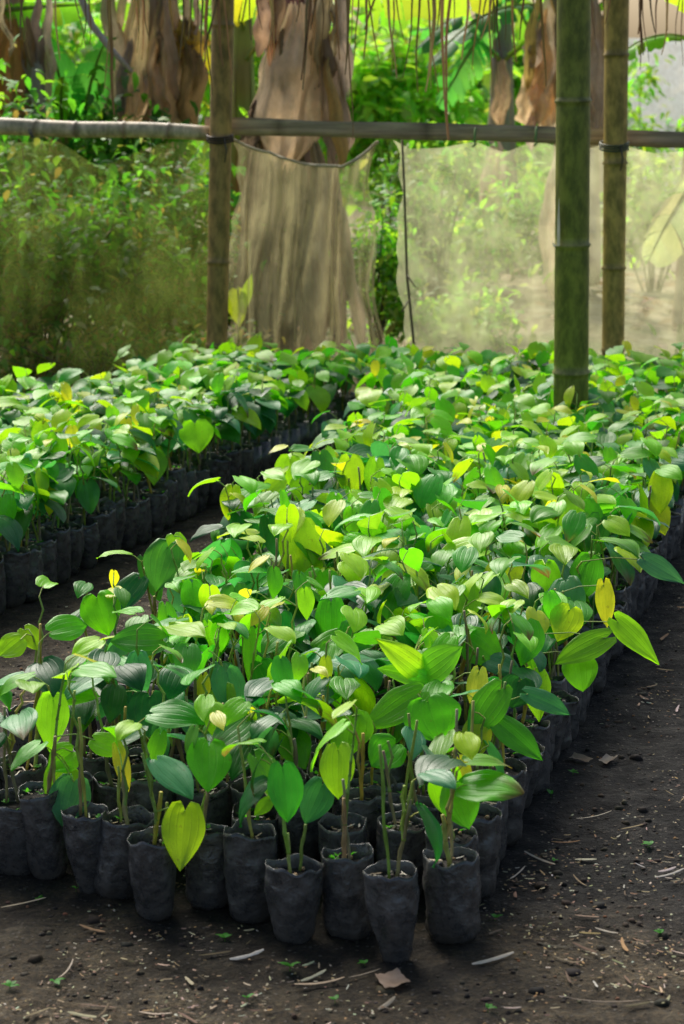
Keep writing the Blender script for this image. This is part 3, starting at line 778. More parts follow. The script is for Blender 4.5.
# flat split-bamboo rail to the right, with a tatty upper lip
m_ = MB(); A, B = at(205, 125, 9.55), at(980, 148, 9.52); N = 84; vs, fs, tt = [], [], []
c = (A + B) / 2
for q in range(N + 1):
    t = q / N; p = A.lerp(B, t) - c + Vector((0, 0, .008 * nz(t * 4, 2)))
    hh = .035 * (1 + .16 * nz(t * 9, 1)); th = .016
    ring = [(-th, -hh), (-th * 1.3, -hh * .2), (-th * .7, hh * .55), (-th * 1.2, hh), (th, hh * .9), (th, -hh)]
    dk = .55 if abs((t * 5.3) % 1 - .5) < .03 else 1
    for k_, (yy, zz) in enumerate(ring):
        vs.append(p + Vector((0, yy, zz + .003 * nz(t * 40, k_)))); base = (.58, .46, .32) if k_ in (2, 3, 4) else (.52, .37, .24)
        tt.append(tuple(x * dk * (1 + .3 * nz(t * 22, k_ * 2)) for x in base))
for q in range(N):
    for k_ in range(6):
        a, b = q * 6 + k_, q * 6 + (k_ + 1) % 6; fs.append((a, b, b + 6, a + 6))
fs += [(5, 4, 3, 2, 1, 0), tuple(N * 6 + e for e in range(6))]
m_.add(vs, fs, tt)
rail2 = empty('wooden_rail', c, label='dark weathered split rail running right from the brown pole', cat='rail')
link('plank', m_.mesh('plank', [WOOD]), rail2)
for px, py in ((475, 136), (536, 135)):
    m_ = MB(); q = at(px, py, 9.50) - c
    tube(m_, [q + Vector((.004, .03, .03)), q + Vector((0, -.02, .03)), q + Vector((-.004, -.024, -.02)), q + Vector((.002, -.026, -.034)), q + Vector((-.012, -.024, -.046))], [.005, .006, .006, .005, .004], 6, (.16, .28, .08))
    link('cord_tie', m_.mesh('cord_tie', [STEM]), rail2)

# thin stakes by the net opening
def stick(pts, r, tint, label, name='thin_stake', cat='stake', twigs=()):
    P = [at(*p) for p in pts]; base = Vector((P[0].x, P[0].y, 0)); m_ = MB()
    P[0].z = -.03
    tube(m_, [p - base for p in P], [r * (1 - .3 * k_ / len(P)) for k_ in range(len(P))], 7, tint)
    for (a, b) in twigs: tube(m_, [at(*a) - base, at(*b) - base], [r * .7, r * .3], 5, tint)
    o = link(name, m_.mesh(name, [STEM]), None, base); tag(o, label, cat); return o
stick([(418, 420, 9.55), (414, 345, 9.55), (407, 275, 9.56), (404, 180, 9.57), (402, 140, 9.57)], .007, (.2, .17, .09), 'thin crooked stake holding the left edge of the right net', twigs=(((407, 275, 9.54), (416, 288, 9.5)), ((409, 300, 9.54), (402, 312, 9.52))))

# ------------------------------------------------------------------ nets
def net_panel(name, topline, bot, Y0, Y1, fold, mat, label, nx=90, nzv=46, sag=None, extra=None, hem=True):
    """topline: [(px, py)] upper edge; bot: (px0, px1, ground height); hangs from the rail with folds"""
    m_ = MB(); vs, fs = [], []
    xs_ = [p[0] for p in topline]
    def top(t):
        x = lerp(xs_[0], xs_[-1], t)
        for (xa, ya), (xb, yb) in zip(topline, topline[1:]):
            if xa <= x <= xb: return x, lerp(ya, yb, sstep((x - xa) / (xb - xa)) * .5 + .5 * (x - xa) / (xb - xa))
        return x, topline[-1][1]
    for i in range(nx + 1):
        t = i / nx; tx, ty = top(t); bx = lerp(bot[0], bot[1], t)
        T = at(tx, ty, Y0); Bp = at(bx, 380, Y1); Bp.z = bot[2] + .02 * nz(t * 5, 3)
        for k_ in range(nzv + 1):
            s = k_ / nzv
            p = T.lerp(Bp, s)
            amp = fold * (.25 + .75 * s)
            p.y += amp * (nz(t * 9 + s * 1.1, s * 1.3, fold * 31) + .5 * nz(t * 23 + s * 2, s * 1.7, 8) + .22 * (1 - 2 * abs(nz(t * 8 + s * 3.5, s * 2.1, 3)))) + (extra(t, s)[0] if extra else 0)
            p.x += amp * .5 * nz(t * 7, s * 2, 4) + (extra(t, s)[1] if extra else 0)
            p.x += .07 * nz(s * 3.2, t * 3, 17) * (max(0, 1 - 5 * t) + max(0, 5 * t - 4)) + .02 * nz(s * 12, 3, 5) * (max(0, 1 - 12 * t))
            vs.append(p)
    w = nzv + 1
    for i in range(nx):
        for k_ in range(nzv): a = i * w + k_; fs.append((a, a + w, a + w + 1, a + 1))
    base = Vector((vs[0].x * .5 + vs[-1].x * .5, Y0, 0))
    m_.add([v - base for v in vs], fs)
    root = empty(name, base, label=label, cat='net', group='shade nets hung from the rails')
    link('mesh_sheet', m_.mesh('mesh_sheet', [mat]), root)
    # the doubled upper hem
    if not hem: return root
    h = MB(); tube(h, [vs[i * w] - base + Vector((0, -.004, 0)) for i in range(0, nx + 1)], [.007] * (nx + 1), 6, (.50, .48, .36))
    link('hem', h.mesh('hem', [DRY]), root)
    return root
NETL = net_material('net_left', (.60, .72, .16), .0, .16, 2.4)
NETM = net_material('net_middle', (.76, .68, .36), .14, .38, 2.2, .55)
NETR = net_material('net_right', (.96, .95, .56), .22, .44, 2.0, .85)
net_panel('shade_net', [(-230, 132), (0, 143), (55, 141), (100, 166), (165, 143), (212, 140)], (-230, 212, .02), 9.56, 9.62, .05, NETL, 'olive shade net hanging below the pale bamboo rail at left', hem=False)
def drape(t, s):
    b = sstep((t - .35) * 2) * s
    return (-.24 * b * abs(math.sin(t * 15 + s * 2.5)), .14 * b * t * s)
net_panel('shade_net', [(231, 139), (262, 152), (310, 165), (345, 167), (378, 142)], (231, 362, .02), 9.58, 9.66, .20, NETM, 'brownish net slung around the banana base in the middle', 110, 50, extra=drape)
net_panel('shade_net', [(393, 140), (412, 149), (438, 148), (474, 142), (503, 152), (536, 141), (575, 151), (613, 143), (655, 153), (700, 150), (760, 145), (850, 152), (960, 146)], (408, 960, .02), 9.58, 9.64, .035, NETR, 'pale hazy net hanging below the dark rail at right', 130, 46, hem=False)

# ------------------------------------------------------------------ plants beyond the net
def bush(name, c, rx, ry, rz, n, size, tints, label, cat='bush', group=None, clumps=14, seed=0, slim=.45, stemc=(.10, .08, .05), kind=None, gold=0, dlo=.62):
    rg = random.Random(seed + 400); fol, st = MB(), MB()
    base = Vector((c[0], c[1], 0)); cl = []
    for q in range(clumps):
        a, b = rg.uniform(0, 6.28), math.acos(rg.uniform(-.5, 1)); r_ = rg.uniform(.35, .95)
        p = Vector((math.cos(a) * math.sin(b) * rx * r_, math.sin(a) * math.sin(b) * ry * r_, c[2] + math.cos(b) * rz * r_))
        if p.z < .05: p.z = rg.uniform(.05, .3)
        cl.append((p, rg.uniform(.6, 1.35), rg.uniform(.24, .42)))
        mid = Vector((p.x * .35, p.y * .35, p.z * .5))
        tube(st, [Vector((p.x * .08, p.y * .08, -.04)), mid, p], [.009, .006, .003], 5, jit(stemc, rg))
    for q in range(n):
        p, br, rr = rg.choice(cl)
        dv = Vector((rg.gauss(0, 1), rg.gauss(0, 1), rg.gauss(0, 1)))
        o = p + Vector((dv.x * rx, dv.y * ry, dv.z * rz)) * rr * .6
        if o.z < .02: o.z = rg.uniform(.02, .15)
        L = size * rg.uniform(.6, 1.35); az = rg.uniform(0, 6.28); pit = rg.uniform(-.4, 1.0)
        d = Vector((math.cos(az) * math.cos(pit), math.sin(az) * math.cos(pit), -math.sin(pit)))
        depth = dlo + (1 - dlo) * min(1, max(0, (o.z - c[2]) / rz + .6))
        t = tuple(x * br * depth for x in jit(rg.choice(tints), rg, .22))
        if gold and o.z < .35 and rg.random() < gold: t = jit((.50, .40, .18), rg, .3)
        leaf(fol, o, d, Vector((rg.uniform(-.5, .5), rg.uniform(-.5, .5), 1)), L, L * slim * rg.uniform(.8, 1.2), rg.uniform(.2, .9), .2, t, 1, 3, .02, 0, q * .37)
    root = empty(name, base, label=label, cat=cat, group=group)
    if kind: root['kind'] = kind
    link('stems', st.mesh('stems', [STEM]), root); link('foliage', fol.mesh('foliage', [BGLEAF]), root)
    return root
DKB = [(.055, .21, .03), (.08, .28, .035), (.13, .34, .04), (.20, .40, .05)]
MDB = [(.09, .30, .03), (.14, .38, .04), (.18, .42, .04), (.07, .25, .05)]
LMB = [(.30, .60, .06), (.40, .68, .06), (.24, .56, .06), (.50, .72, .10)]
PLB = [(.32, .50, .12), (.42, .56, .14), (.26, .46, .12)]
def wpos(px, Y): return at(px, 200, Y).x
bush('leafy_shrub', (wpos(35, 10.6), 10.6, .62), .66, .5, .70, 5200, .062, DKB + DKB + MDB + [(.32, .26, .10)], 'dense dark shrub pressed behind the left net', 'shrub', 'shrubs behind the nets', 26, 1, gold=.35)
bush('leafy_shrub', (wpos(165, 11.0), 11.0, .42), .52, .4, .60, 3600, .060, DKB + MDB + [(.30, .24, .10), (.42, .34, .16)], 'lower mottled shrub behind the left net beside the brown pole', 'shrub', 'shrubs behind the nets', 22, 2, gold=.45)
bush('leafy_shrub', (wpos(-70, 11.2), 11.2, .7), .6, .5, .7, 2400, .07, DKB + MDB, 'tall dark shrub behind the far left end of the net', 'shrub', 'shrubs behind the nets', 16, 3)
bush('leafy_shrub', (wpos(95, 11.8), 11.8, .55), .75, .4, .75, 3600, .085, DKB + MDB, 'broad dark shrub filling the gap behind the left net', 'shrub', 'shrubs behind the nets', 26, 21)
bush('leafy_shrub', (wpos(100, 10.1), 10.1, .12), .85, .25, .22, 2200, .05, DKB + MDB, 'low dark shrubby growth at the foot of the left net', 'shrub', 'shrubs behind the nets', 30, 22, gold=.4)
bush('leafy_shrub', (wpos(455, 11.6), 11.6, .12), .40, .5, .24, 1200, .075, LMB + PLB, 'bright yellow-green low growth just behind the right net', 'shrub', 'shrubs behind the nets', 16, 23)
bush('leafy_shrub', (wpos(376, 11.6), 11.6, .40), .26, .26, .42, 1500, .055, LMB + MDB, 'bright lime bush in the gap between the nets', 'shrub', 'shrubs behind the nets', 14, 4)
bush('leafy_shrub', (wpos(440, 13.2), 13.2, .50), .42, .4, .55, 1300, .075, MDB + PLB, 'mid green shrub behind the right net left of the banana stem', 'shrub', 'shrubs behind the nets', 14, 5)
bush('leafy_shrub', (wpos(505, 15.0), 15.0, .45), .5, .4, .5, 1100, .09, LMB + PLB, 'pale lime shrub low behind the right net', 'shrub', 'shrubs behind the nets', 14, 6)
bush('leafy_shrub', (wpos(655, 14.5), 14.5, .6), .5, .4, .6, 900, .09, LMB + PLB, 'yellowish shrub behind the right end of the net', 'shrub', 'shrubs behind the nets', 12, 7)
bush('leafy_shrub', (wpos(120, 13.0), 13.0, 1.0), .6, .4, .7, 1600, .10, LMB + MDB, 'sunny green shrub seen above the left rail', 'shrub', 'shrubs behind the nets', 12, 8)
# the sunny thicket far behind
bush('tall_bush', (wpos(395, 18), 18, 1.0), .8, .6, .9, 3000, .15, LMB + LMB + PLB, 'sunlit lime bush far behind the gap between nets', 'bush', 'sunlit bushes beyond the shelter', 18, 11, dlo=.9)
bush('tall_bush', (wpos(480, 20), 20, 1.05), .9, .6, 1.0, 3000, .16, LMB + LMB + PLB, 'sunlit bush far behind, just left of the thick pole', 'bush', 'sunlit bushes beyond the shelter', 18, 12, dlo=.9)
bush('tall_bush', (wpos(230, 19), 19, 1.1), .9, .6, 1.0, 2000, .13, LMB + PLB, 'sunlit bush glimpsed around the brown pole', 'bush', 'sunlit bushes beyond the shelter', 18, 13, dlo=.9)
bush('tall_bush', (wpos(60, 18), 18, 1.0), 1.1, .6, 1.1, 2600, .14, LMB + PLB + MDB, 'green bush far behind the left rail', 'bush', 'sunlit bushes beyond the shelter', 18, 14)
bush('tall_bush', (wpos(640, 21), 21, .7), .8, .6, .75, 1400, .11, LMB + PLB, 'low sunlit bush before the pale bank at right', 'bush', 'sunlit bushes beyond the shelter', 14, 15, dlo=.9)
# far wood: nobody could count it
fw = MB(); rg = random.Random(77)
for q in range(15000):
    Y = rg.uniform(24, 34); x = rg.uniform(-.30, .16) * Y
    z = abs(rg.gauss(0, 1)) * 1.3 + .02
    if x > .105 * Y: z *= .35
    cl = nz(x * .7, Y * .5, z * .8)
    base_c = rg.choice(LMB + PLB + LMB) if cl > -.15 else rg.choice(MDB + LMB)
    az = rg.uniform(0, 6.28); pit = rg.uniform(-.3, 1.0); L = rg.uniform(.14, .34)
    d = Vector((math.cos(az) * math.cos(pit), math.sin(az) * math.cos(pit), -math.sin(pit)))
    leaf(fw, Vector((x, Y, z)), d, Vector((rg.uniform(-.5, .5), rg.uniform(-.5, .5), 1)), L, L * .5, .5, .2, tuple(c_ * (1.0 + .9 * cl) for c_ in jit(base_c, rg)), 1, 3, .02, 0, q * .31)
tag(link('far_woods', fw.mesh('far_woods', [BGLEAF])), 'sunlit green thicket closing the view far behind', None, None, 'stuff')
# weeds and grass on the ground beyond the net
gr = MB()
for q in range(2600):
    Y = rg.uniform(10.2, 19); x = rg.uniform(-.2, .2) * Y
    if nz(x * 1.3, Y * 1.1, 6) < -.02: continue
    if x > .07 * Y and Y < 13.5 and rg.random() < .8: continue
    az = rg.uniform(0, 6.28); L = rg.uniform(.05, .18)
    leaf(gr, Vector((x, Y, ground_z(x, Y))), Vector((math.cos(az) * .5, math.sin(az) * .5, 1)), Vector((math.cos(az + 3.1), math.sin(az + 3.1), .4)), L, L * .22, .8, .2, jit(rg.choice(LMB + PLB), rg), 1, 3, .0, 0, q)
tag(link('grass', gr.mesh('grass', [BGLEAF])), 'yellow-green weeds growing on the ground beyond the nets', None, None, 'stuff')
# fallen leaves beyond the net
fl = MB()
for q in range(1500):
    Y = rg.uniform(9.9, 16); x = rg.uniform(-.2, .2) * Y; az = rg.uniform(0, 6.28); L = rg.uniform(.05, .16)
    leaf(fl, Vector((x, Y, ground_z(x, Y) + .01)), Vector((math.cos(az), math.sin(az), rg.uniform(-.05, .3))), Vector((rg.uniform(-.4, .4), rg.uniform(-.4, .4), 1)), L, L * .5, .6, .3, jit(rg.choice([(.42, .32, .18), (.5, .42, .28), (.3, .2, .1), (.36, .30, .22)]), rg), 1, 3, .02, 0, q)
tag(link('fallen_leaves', fl.mesh('fallen_leaves', [DRY])), 'dry fallen leaves covering the ground beyond the nets', None, None, 'stuff')

def banana_leaf(fol, base, d, L, W, droop, tint, seed, ragged=.5, dead=False, m=0, rib=(.25, .30, .08), flat=False):
    """an arching blade torn into ribbons on both sides of its midrib"""
    rg = random.Random(seed); d = d.normalized(); n = 18
    side = d.cross(Vector((0, 0, 1)));  side = side.normalized() if side.length > .05 else Vector((1, 0, 0))
    if flat: side = d.cross(Vector((0, 1, .25))).normalized()
    side = Matrix.Rotation(rg.uniform(-.5, .5) * (.4 if flat else 1), 3, d) @ side
    p = base.copy(); dd = d.copy(); pts, dirs = [p.copy()], [d.copy()]
    for q in range(n):
        dd = (dd + Vector((rg.uniform(-.04, .04), rg.uniform(-.04, .04), -droop / n))).normalized()
        p = p + dd * (L / n); pts.append(p.copy()); dirs.append(dd.copy())
    tube(fol, pts, [lerp(.020, .004, q / n) * (L ** .5) for q in range(n + 1)], 6, rib, m=m)
    for sg in (1, -1):
        q = 1; hang = rg.uniform(.1, .5)
        while q < n:
            k_ = min(n - q, rg.randint(1, 2 if ragged > .6 else 4)); hang = lerp(hang, rg.uniform(.0, 1.0 if not dead else 1.5), ragged)
            vs, fs = [], []; NC = 6
            tc = jit(tint, rg, .22)
            for e in range(k_ + 1):
                t = (q + e) / n; w = W * .5 * (math.sin(math.pi * min(1, t * .96 + .03)) ** .55) * (rg.uniform(.75, 1.05) if ragged > .3 else 1)
                gap = .012 * (1 if e == k_ else 0)
                for j in range(NC + 1):
                    s = j / NC; a = hang * (s + .35) ; sd = side * sg
                    o = pts[q + e] - dirs[q + e] * gap * s + dirs[q + e] * (w * .28 * s)
                    crk = (.035 if dead else .008) * nz(s * 5 + seed, t * 9 + sg, seed * .7) * (.3 + s)
                    up = sd.cross(dirs[q + e]); up = up if up.z > 0 else -up
                    vs.append(o + sd * (w * s * math.cos(a * .8)) + Vector((0, 0, -1)) * (w * s * math.sin(a * .8)) + up * (.06 * w * math.sin(math.pi * s) + crk) + sd * crk)
            for e in range(k_):
                for j in range(NC): a = e * (NC + 1) + j; fs.append((a, a + 1, a + NC + 2, a + NC + 1))
            fol.add(vs, fs, tc, [(.62, .5, .3)] * len(vs), m); q += k_
def dead_drape(mb, top, bot, W, tint, seed, m=0, nw=22, nl=22, point=.06):
    """a withered blade hanging down the stem, crumpled and folded"""
    rg = random.Random(seed); d = bot - top; vs, fs, tt = [], [], []
    for i in range(nl + 1):
        t = i / nl; w = W * (point + (1 - point) * math.sin(math.pi * min(1, t * .72 + .05)) ** .75) * (1 if t < .85 else lerp(1, .45, (t - .85) / .15))
        c = top.lerp(bot, t) + Vector((.05 * nz(t * 3, seed), -.05 * math.sin(math.pi * t), 0))
        for j in range(nw + 1):
            s = j / nw * 2 - 1
            y = .16 * w * abs((((s * 1.35 + seed * .37 + .35 * nz(t * 2, seed) + .25 * t) % 1) - .5) * 2) + .12 * w * nz(s * 2.2 + seed, t * 4) + .02 * nz(s * 6, t * 9, seed)
            vs.append(c + Vector((s * w * .5 * (1 + .22 * nz(t * 5, (1 if s > 0 else -1) + seed)), y - (.34 * W + .04 * math.sin(seed * 2.1)) * (1 - s * s), .04 * nz(s * 5, t * 2, seed) + (.09 * nz(s * 4 + seed, 9) if i == nl else 0))))
            k_ = 1 + .25 * nz(s * 4 + seed, t * 3); tt.append(tuple(x * k_ for x in tint))
    for i in range(nl):
        for j in range(nw): a = i * (nw + 1) + j; fs.append((a, a + 1, a + nw + 2, a + nw + 1))
    mb.add(vs, fs, tt, None, m)
def banana(name, px, Y, r, h, label, drapes, greens, seed, tint=(.30, .22, .13), lean=0, group='banana plants behind the nets', px_top=None):
    x = wpos(px, Y); base = Vector((x, Y, ground_z(x, Y))); rg = random.Random(seed)
    root = empty(name, base, label=label, cat='banana plant', group=group)
    tr = MB(); pts, rads, tts = [], [], []
    for q in range(15):
        t = q / 14; pts.append(Vector((lean * t + .03 * nz(t * 3, seed), .02 * nz(t * 3, seed + 5), -.05 + (h + .05) * t))); rads.append(r * (1.18 - .5 * t) * (1 + .10 * nz(t * 8, seed))); tts.append(jit(tint, rg, .25))
    tube(tr, pts, rads, 16, tints=tts)
    for q in range(9):                          # overlapping dry sheaths
        a = rg.uniform(3.6, 5.9) if q < 6 else rg.uniform(0, 6.28); z0 = rg.uniform(.0, .5) * h; z1 = z0 + rg.uniform(.3, .5) * h; vs, fs = [], []
        for i in range(9):
            t = i / 8; z = lerp(z0, min(z1, h), t); rr = r * (1.18 - .5 * z / h) * 1.05 + .02 * (1 - t)
            for j in range(4):
                b = a + (j / 3 - .5) * .9 * (1 - .5 * t); vs.append(Vector((math.cos(b) * rr + lean * z / h, math.sin(b) * rr, z + .02 * nz(j, q))))
        for i in range(8):
            for j in range(3): e = i * 4 + j; fs.append((e, e + 1, e + 5, e + 4))
        tr.add(vs, fs, jit((tint[0] * 1.1, tint[1], tint[2]), rg, .3))
    link('trunk', tr.mesh('trunk', [BARK]), root)
    for (p0, p1, W, tc) in drapes:
        m_ = MB(); dead_drape(m_, at(*p0, Y - .25) - base, at(*p1, Y - .28) - base, W, tc, seed + int(p0[0])); link('dead_leaf', m_.mesh('dead_leaf', [DRY]), root)
    for q in range(9 if len(drapes) > 2 else 0):   # thin torn shreds
        xa = px + rg.uniform(-1, 1) * 48 * 11 / Y; ya = rg.uniform(-50, 70); m_ = MB()
        dead_drape(m_, at(xa, ya, Y - rg.uniform(.2, .4)) - base, at(xa + rg.uniform(-14, 14), ya + rg.uniform(50, 120), Y - .33) - base, rg.uniform(.03, .085), jit(rg.choice([BR1, BR2, BR3, (.30, .22, .14), (.60, .40, .16)]), rg), seed + q * 3, nw=6, nl=14)
        link('dead_leaf', m_.mesh('dead_leaf', [DRY]), root)
    for (p0, d, L, W, droop, tc, rag, *fc) in greens:
        m_ = MB(); banana_leaf(m_, at(*p0, Y - .1) - base, Vector(d), L, W, droop, tc, seed + int(p0[0]) + int(L * 10), rag, flat=bool(fc)); link('green_leaf', m_.mesh('green_leaf', [BGLEAF]), root)
    return root
BR1, BR2, BR3, BR4 = (.84, .62, .36), (.66, .46, .26), (.50, .39, .28), (.82, .68, .48)
LG, YG, DG = (.24, .50, .04), (.48, .56, .04), (.08, .34, .08)
banana('banana_plant', 288, 11.0, .13, 2.3, 'banana plant with big brown dead leaves behind the middle net', [
    ((299, 4), (281, 168), .34, (.86, .64, .40)), ((322, 22), (337, 160), .17, (.30, .22, .155)), ((338, -30), (346, 96), .085, (.50, .40, .31)), ((312, -40), (322, 62), .10, (.66, .52, .38)), ((281, -40), (274, 46), .07, (.34, .24, .15)), ((258, 96), (251, 150), .09, (.26, .19, .13)),
    ((258, 130), (246, 340), .15, (.22, .17, .11)), ((276, 138), (268, 345), .17, (.40, .33, .21)), ((297, 135), (296, 348), .15, (.24, .20, .12)), ((314, 142), (318, 348), .15, (.50, .41, .27)), ((330, 150), (343, 352), .11, (.33, .26, .17)), ((338, 200), (364, 354), .07, (.60, .50, .34))],
    [((300, 150), (.5, -.3, 1), .45, .10, .2, LG, .1), ((290, 165), (-.6, -.3, .9), .40, .10, .3, LG, .1), ((330, -10), (1, -.1, .02), .85, .24, .05, (.36, .50, .05), .45, 1), ((278, -6), (-1, -.2, .05), .32, .22, .1, YG, .1, 1)], 31)
banana('banana_plant', 158, 12.3, .15, 2.4, 'banana plant hung with brown withered leaves above the left rail', [
    ((165, -10), (165, 135), .20, BR2), ((140, -20), (130, 132), .16, BR1), ((112, -20), (118, 128), .13, BR3), ((190, 20), (192, 128), .15, (.28, .19, .08)), ((185, 20), (190, 62), .20, (.50, .33, .05)), ((150, 60), (132, 112), .14, BR3), ((170, 130), (178, 330), .25, BR1)],
    [((165, -40), (-.8, -.2, .0), 1.0, .28, .5, LG, .4), ((126, -5), (-.35, -.2, -1), .55, .20, .1, LG, .3, 1), ((205, 30), (.35, -.2, -1), .4, .14, .1, YG, .3, 1), ((100, -15), (-.8, -.2, -.35), .5, .18, .2, DG, .4, 1)], 41)
banana('banana_plant', 8, 12.0, .15, 2.2, 'orange brown banana stem at the far left edge', [((8, 20), (14, 135), .20, (.46, .26, .08)), ((32, 30), (34, 135), .12, BR3), ((-20, 0), (-25, 130), .2, BR2), ((60, 130), (52, 330), .22, (.40, .28, .10))],
    [((-10, 12), (.9, -.3, .1), .62, .16, .1, LG, .2, 1), ((28, 110), (.15, -.3, 1), .45, .18, .3, DG, .3, 1), ((72, 150), (-.15, -.2, 1.0), .62, .26, .1, DG, .1, 1), ((84, 120), (.25, -.3, 1), .5, .22, .2, DG, .1, 1), ((62, 145), (.1, -.5, .8), .5, .10, .6, LG, .1, 1)], 51)
banana('banana_plant', 244, 13.0, .08, 1.9, 'slim reddish green young banana stem right of the brown pole', [], [((246, 60), (.7, -.2, .9), .5, .10, .3, (.35, .28, .05), .2), ((244, 30), (-.3, -.2, 1), .5, .2, .5, YG, .2), ((240, 140), (-.5, -.3, .8), .35, .10, .5, YG, .2)], 61, (.28, .30, .08))
banana('banana_plant', 575, 13.0, .13, 2.4, 'banana plant with limp brown leaves behind the thick pole', [
    ((560, -30), (550, 130), .22, BR4), ((545, 60), (535, 126), .26, BR1), ((592, 0), (598, 130), .18, BR3), ((578, 30), (580, 130), .14, BR4), ((540, 20), (530, 70), .12, BR3), ((565, 140), (560, 300), .26, BR4)],
    [((575, -40), (-.9, -.3, .05), .95, .30, .4, LG, .5), ((580, 20), (.5, -.3, .5), .5, .16, .9, LG, .3), ((556, 10), (-.6, -.4, .2), 1.0, .34, 1.2, (.07, .25, .08), .95), ((530, -10), (-.9, -.3, -.1), .8, .3, .7, (.07, .27, .10), .95)], 71, (.48, .40, .30))
banana('banana_plant', 700, 11.4, .09, 2.0, 'banana plant at the right edge trailing a pale frond behind the net', [], [((704, 160), (-.5, -.1, -.8), .58, .28, .1, (.55, .62, .45), .3, 1), ((690, 40), (-.7, -.2, .3), .5, .2, 1.4, LG, .5), ((720, 30), (-.3, -.3, .5), .9, .3, 1.3, YG, .5)], 81, (.35, .34, .20))
banana('banana_plant', 500, 15.5, .10, 1.8, 'grey banana stem dim behind the right net', [((495, 140), (490, 240), .2, BR3), ((503, 60), (500, 125), .12, BR2)], [((500, 60), (-.6, -.2, .7), .7, .25, 1.2, DG, .6), ((505, 60), (.6, -.2, .6), .7, .25, 1.2, LG, .6), ((495, -25), (-1, -.2, -.22), 1.0, .32, .15, LG, .7, 1), ((500, 10), (-.6, -.2, -.75), .8, .30, .2, (.12, .42, .10), .9, 1), ((510, -10), (.4, -.2, -.9), .7, .26, .2, LG, .8, 1)], 91, (.28, .24, .18))
# yellow leaf sprout in the gap under the brown pole, behind the net
m_ = MB(); p = at(236, 312, 9.9); b = Vector((p.x, p.y, 0))
tube(m_, [Vector((0, 0, -.02)), Vector((.01, 0, .2)), p - b + Vector((.01, 0, .12))], [.008, .007, .004], 6, (.2, .25, .05))
leaf(m_, p - b + Vector((.0, 0, .10)), Vector((.1, -.2, -1)), Vector((0, -1, .2)), .17, .10, .2, .1, (.42, .5, .02), 3, 6, .1, .02, 3)
leaf(m_, p - b + Vector((.03, 0, .02)), Vector((.25, -.2, .9)), Vector((0, -1, .2)), .16, .05, .3, .1, (.32, .46, .02), 3, 6, .1, .02, 5)
tag(link('young_sprout', m_.mesh('young_sprout', [BGLEAF]), None, b), 'yellow-green young sprout at the foot of the brown pole', 'sprout')
# pale bank / sheet glimpsed at right
m_ = MB(); A, B = wpos(585, 24), wpos(760, 24); vs, fs = [], []
for i in range(31):
    for j in range(9):
        x = lerp(A, B, i / 30); z = j / 8 * 1.75
        vs.append(Vector((x - (A + B) / 2, .05 * nz(x * 4, z * 3), z + (.06 * nz(x * 3, 2) if j == 8 else 0))))
for i in range(30):
    for j in range(8): a = i * 9 + j; fs.append((a, a + 9, a + 10, a + 1))
m_.add(vs, fs, (.72, .72, .74)); tag(link('pale_screen', m_.mesh('pale_screen', [DRY]), None, ((A + B) / 2, 24, 0)), 'pale grey screen glimpsed far behind the yellowish pole', 'screen')

# ------------------------------------------------------------------ overhead: hanging thatch, branch
th = MB(); rg = random.Random(12)
A, B = at(-150, -70, 8.9), at(840, -62, 8.9)
tube(th, [A, B], [.03, .03], 8, (.2, .14, .08))
c = (A + B) / 2
root = empty('thatch_eave', c, label='edge of a palm thatch roof with dry strips hanging down', cat='thatch')
t2 = MB(); tube(t2, [A - c, B - c], [.03, .03], 8, (.2, .14, .08)); link('batten', t2.mesh('batten', [STEM]), root)
def hang(px, py, w=None, side=0):
    m2 = th2
    p0 = at(px + rg.uniform(-14, 14) - side, -66, 8.9 + rg.uniform(-.04, .04)); p1 = at(px, py, 8.85 + rg.uniform(-.08, .08))
    w = w or rg.uniform(.0035, .0075); vs, fs = [], []; N = 12; sd = rg.uniform(0, 90); az = rg.uniform(-.6, .6); bow = rg.uniform(-.03, .03)
    tc = jit(rg.choice([(.15, .105, .04), (.10, .07, .03), (.22, .16, .07), (.08, .06, .03)]), rg)
    for q in range(N + 1):
        t = q / N; p = p0.lerp(p1, t) - c + Vector((bow * math.sin(math.pi * t) + .012 * nz(t * 3, sd), 0, 0)); ww = w * (1 - .6 * t ** 2)
        s = Vector((math.cos(az + t * .5), math.sin(az + t * .5), 0)) * ww
        vs += [p - s, p + Vector((0, -.002, 0)), p + s]
    for q in range(N): a = q * 3; fs += [(a, a + 1, a + 4, a + 3), (a + 1, a + 2, a + 5, a + 4)]
    m2.add(vs, fs, tc)
STR = [(353, 140), (352, 60), (366, 30), (379, 62), (392, 70), (403, 40), (397, 78), (404, 78), (425, 92), (431, 90), (448, 140), (449, 140), (462, 60), (472, 70), (497, 84), (500, 50), (505, 40), (540, 30), (546, 86), (516, 62),
       (642, 55), (648, 62), (655, 40), (661, 55), (668, 30), (676, 45), (640, 70), (90, 45), (105, 90), (115, 115), (60, 60), (12, 30), (20, 40), (180, 60), (200, 60), (205, 50), (250, 40), (262, 30), (275, 60), (300, 80), (310, 30), (322, 62), (340, 60), (345, 75), (330, 30), (150, 40), (142, 60), (130, 30),
       (438, 30), (455, 25), (480, 40), (520, 40), (532, 24), (560, 40), (575, 50), (595, 40), (605, 24), (682, 66), (-40, 60), (-80, 50), (730, 60), (770, 70)]
r3 = random.Random(5)
STR += [(r3.uniform(-60, 740), r3.choice([18, 30, 40, 55, 70, 95]) + r3.uniform(-8, 8)) for q in range(38)]
for k_ in range(0, len(STR)):
    th2 = MB(); hang(*STR[k_], w=.010 if STR[k_] in ((448, 140), (425, 92), (115, 115)) else None, side=14 if 95 < STR[k_][0] < 120 else 0)
    link('hanging_strip', th2.mesh('hanging_strip', [DRY]), root)
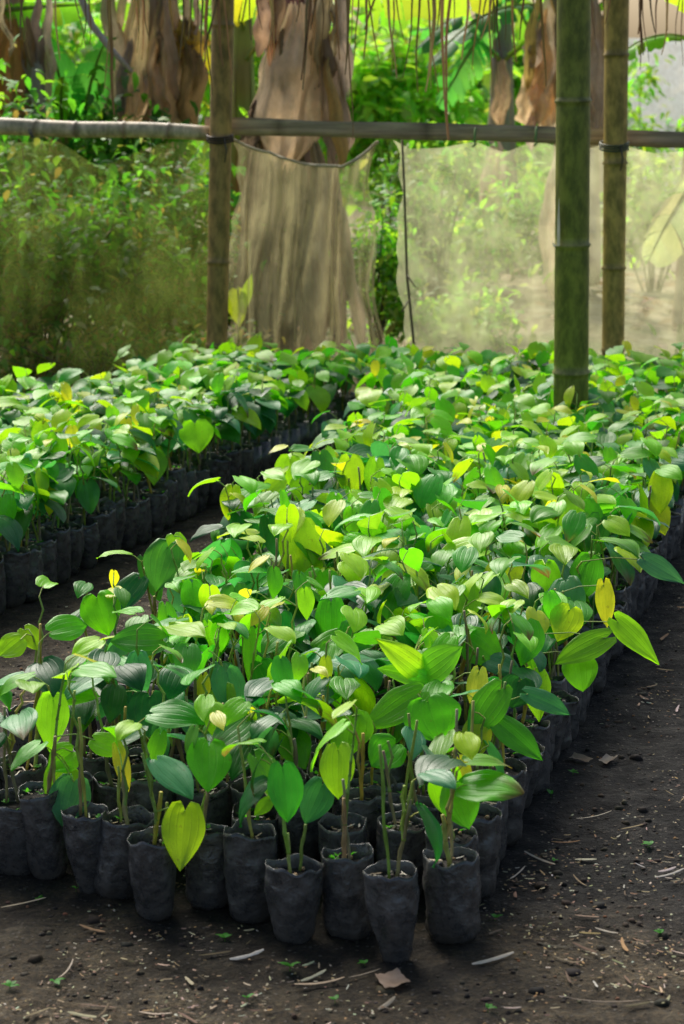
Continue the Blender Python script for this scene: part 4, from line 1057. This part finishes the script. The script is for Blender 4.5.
# grey branch hanging in from the top left
m_ = MB(); P = [at(74, -60, 10.4), at(80, -5, 10.4), at(92, 25, 10.4), at(110, 48, 10.4), at(132, 72, 10.4)]
b = P[0].copy()
tube(m_, [p - b for p in P], [.020, .019, .017, .015, .010], 9, (.40, .37, .33))
tag(link('bare_branch', m_.mesh('bare_branch', [STEM]), None, b), 'bare curved grey branch reaching down at the top left', 'branch')

# ------------------------------------------------------------------ light
w = bpy.data.worlds.new('World'); scene.world = w; w.use_nodes = True
nt = w.node_tree; bg = nt.nodes['Background']
EL, AZ = R(44), R(-20)
sky = nt.nodes.new('ShaderNodeTexSky'); sky.sky_type = 'NISHITA'; sky.sun_disc = False
sky.sun_elevation = EL; sky.sun_rotation = AZ; sky.air_density = 1.0; sky.dust_density = 3.5; sky.ozone_density = 1.0
nt.links.new(sky.outputs[0], bg.inputs[0]); bg.inputs[1].default_value = .15
sl = bpy.data.lights.new('sun', 'SUN'); sl.energy = 5.0; sl.angle = R(32); sl.color = (1.0, .95, .86)
so = bpy.data.objects.new('sun', sl); col.objects.link(so)
sd = Vector((math.sin(AZ) * math.cos(EL), math.cos(AZ) * math.cos(EL), math.sin(EL)))
so.rotation_euler = (-sd).to_track_quat('-Z', 'Y').to_euler(); so.location = (3, 6, 8)

# ------------------------------------------------------------------ camera
cam = bpy.data.cameras.new('camera'); co = bpy.data.objects.new('camera', cam); col.objects.link(co)
co.location = (0, 0, H); co.rotation_euler = (math.pi / 2 - PITCH, 0, 0)
cam.sensor_fit = 'VERTICAL'; cam.sensor_height = 36; cam.sensor_width = 24; cam.lens = F / 1024 * 36
cam.clip_start = .05; cam.clip_end = 2000
cam.dof.use_dof = True; cam.dof.focus_distance = 4.9; cam.dof.aperture_fstop = 7.0
scene.camera = co
scene.view_settings.view_transform = 'Standard'; scene.view_settings.look = 'None'; scene.view_settings.exposure = 0
cy = scene.cycles
cy.max_bounces = 8; cy.diffuse_bounces = 4; cy.transmission_bounces = 6; cy.transparent_max_bounces = 16
cy.use_denoising = True
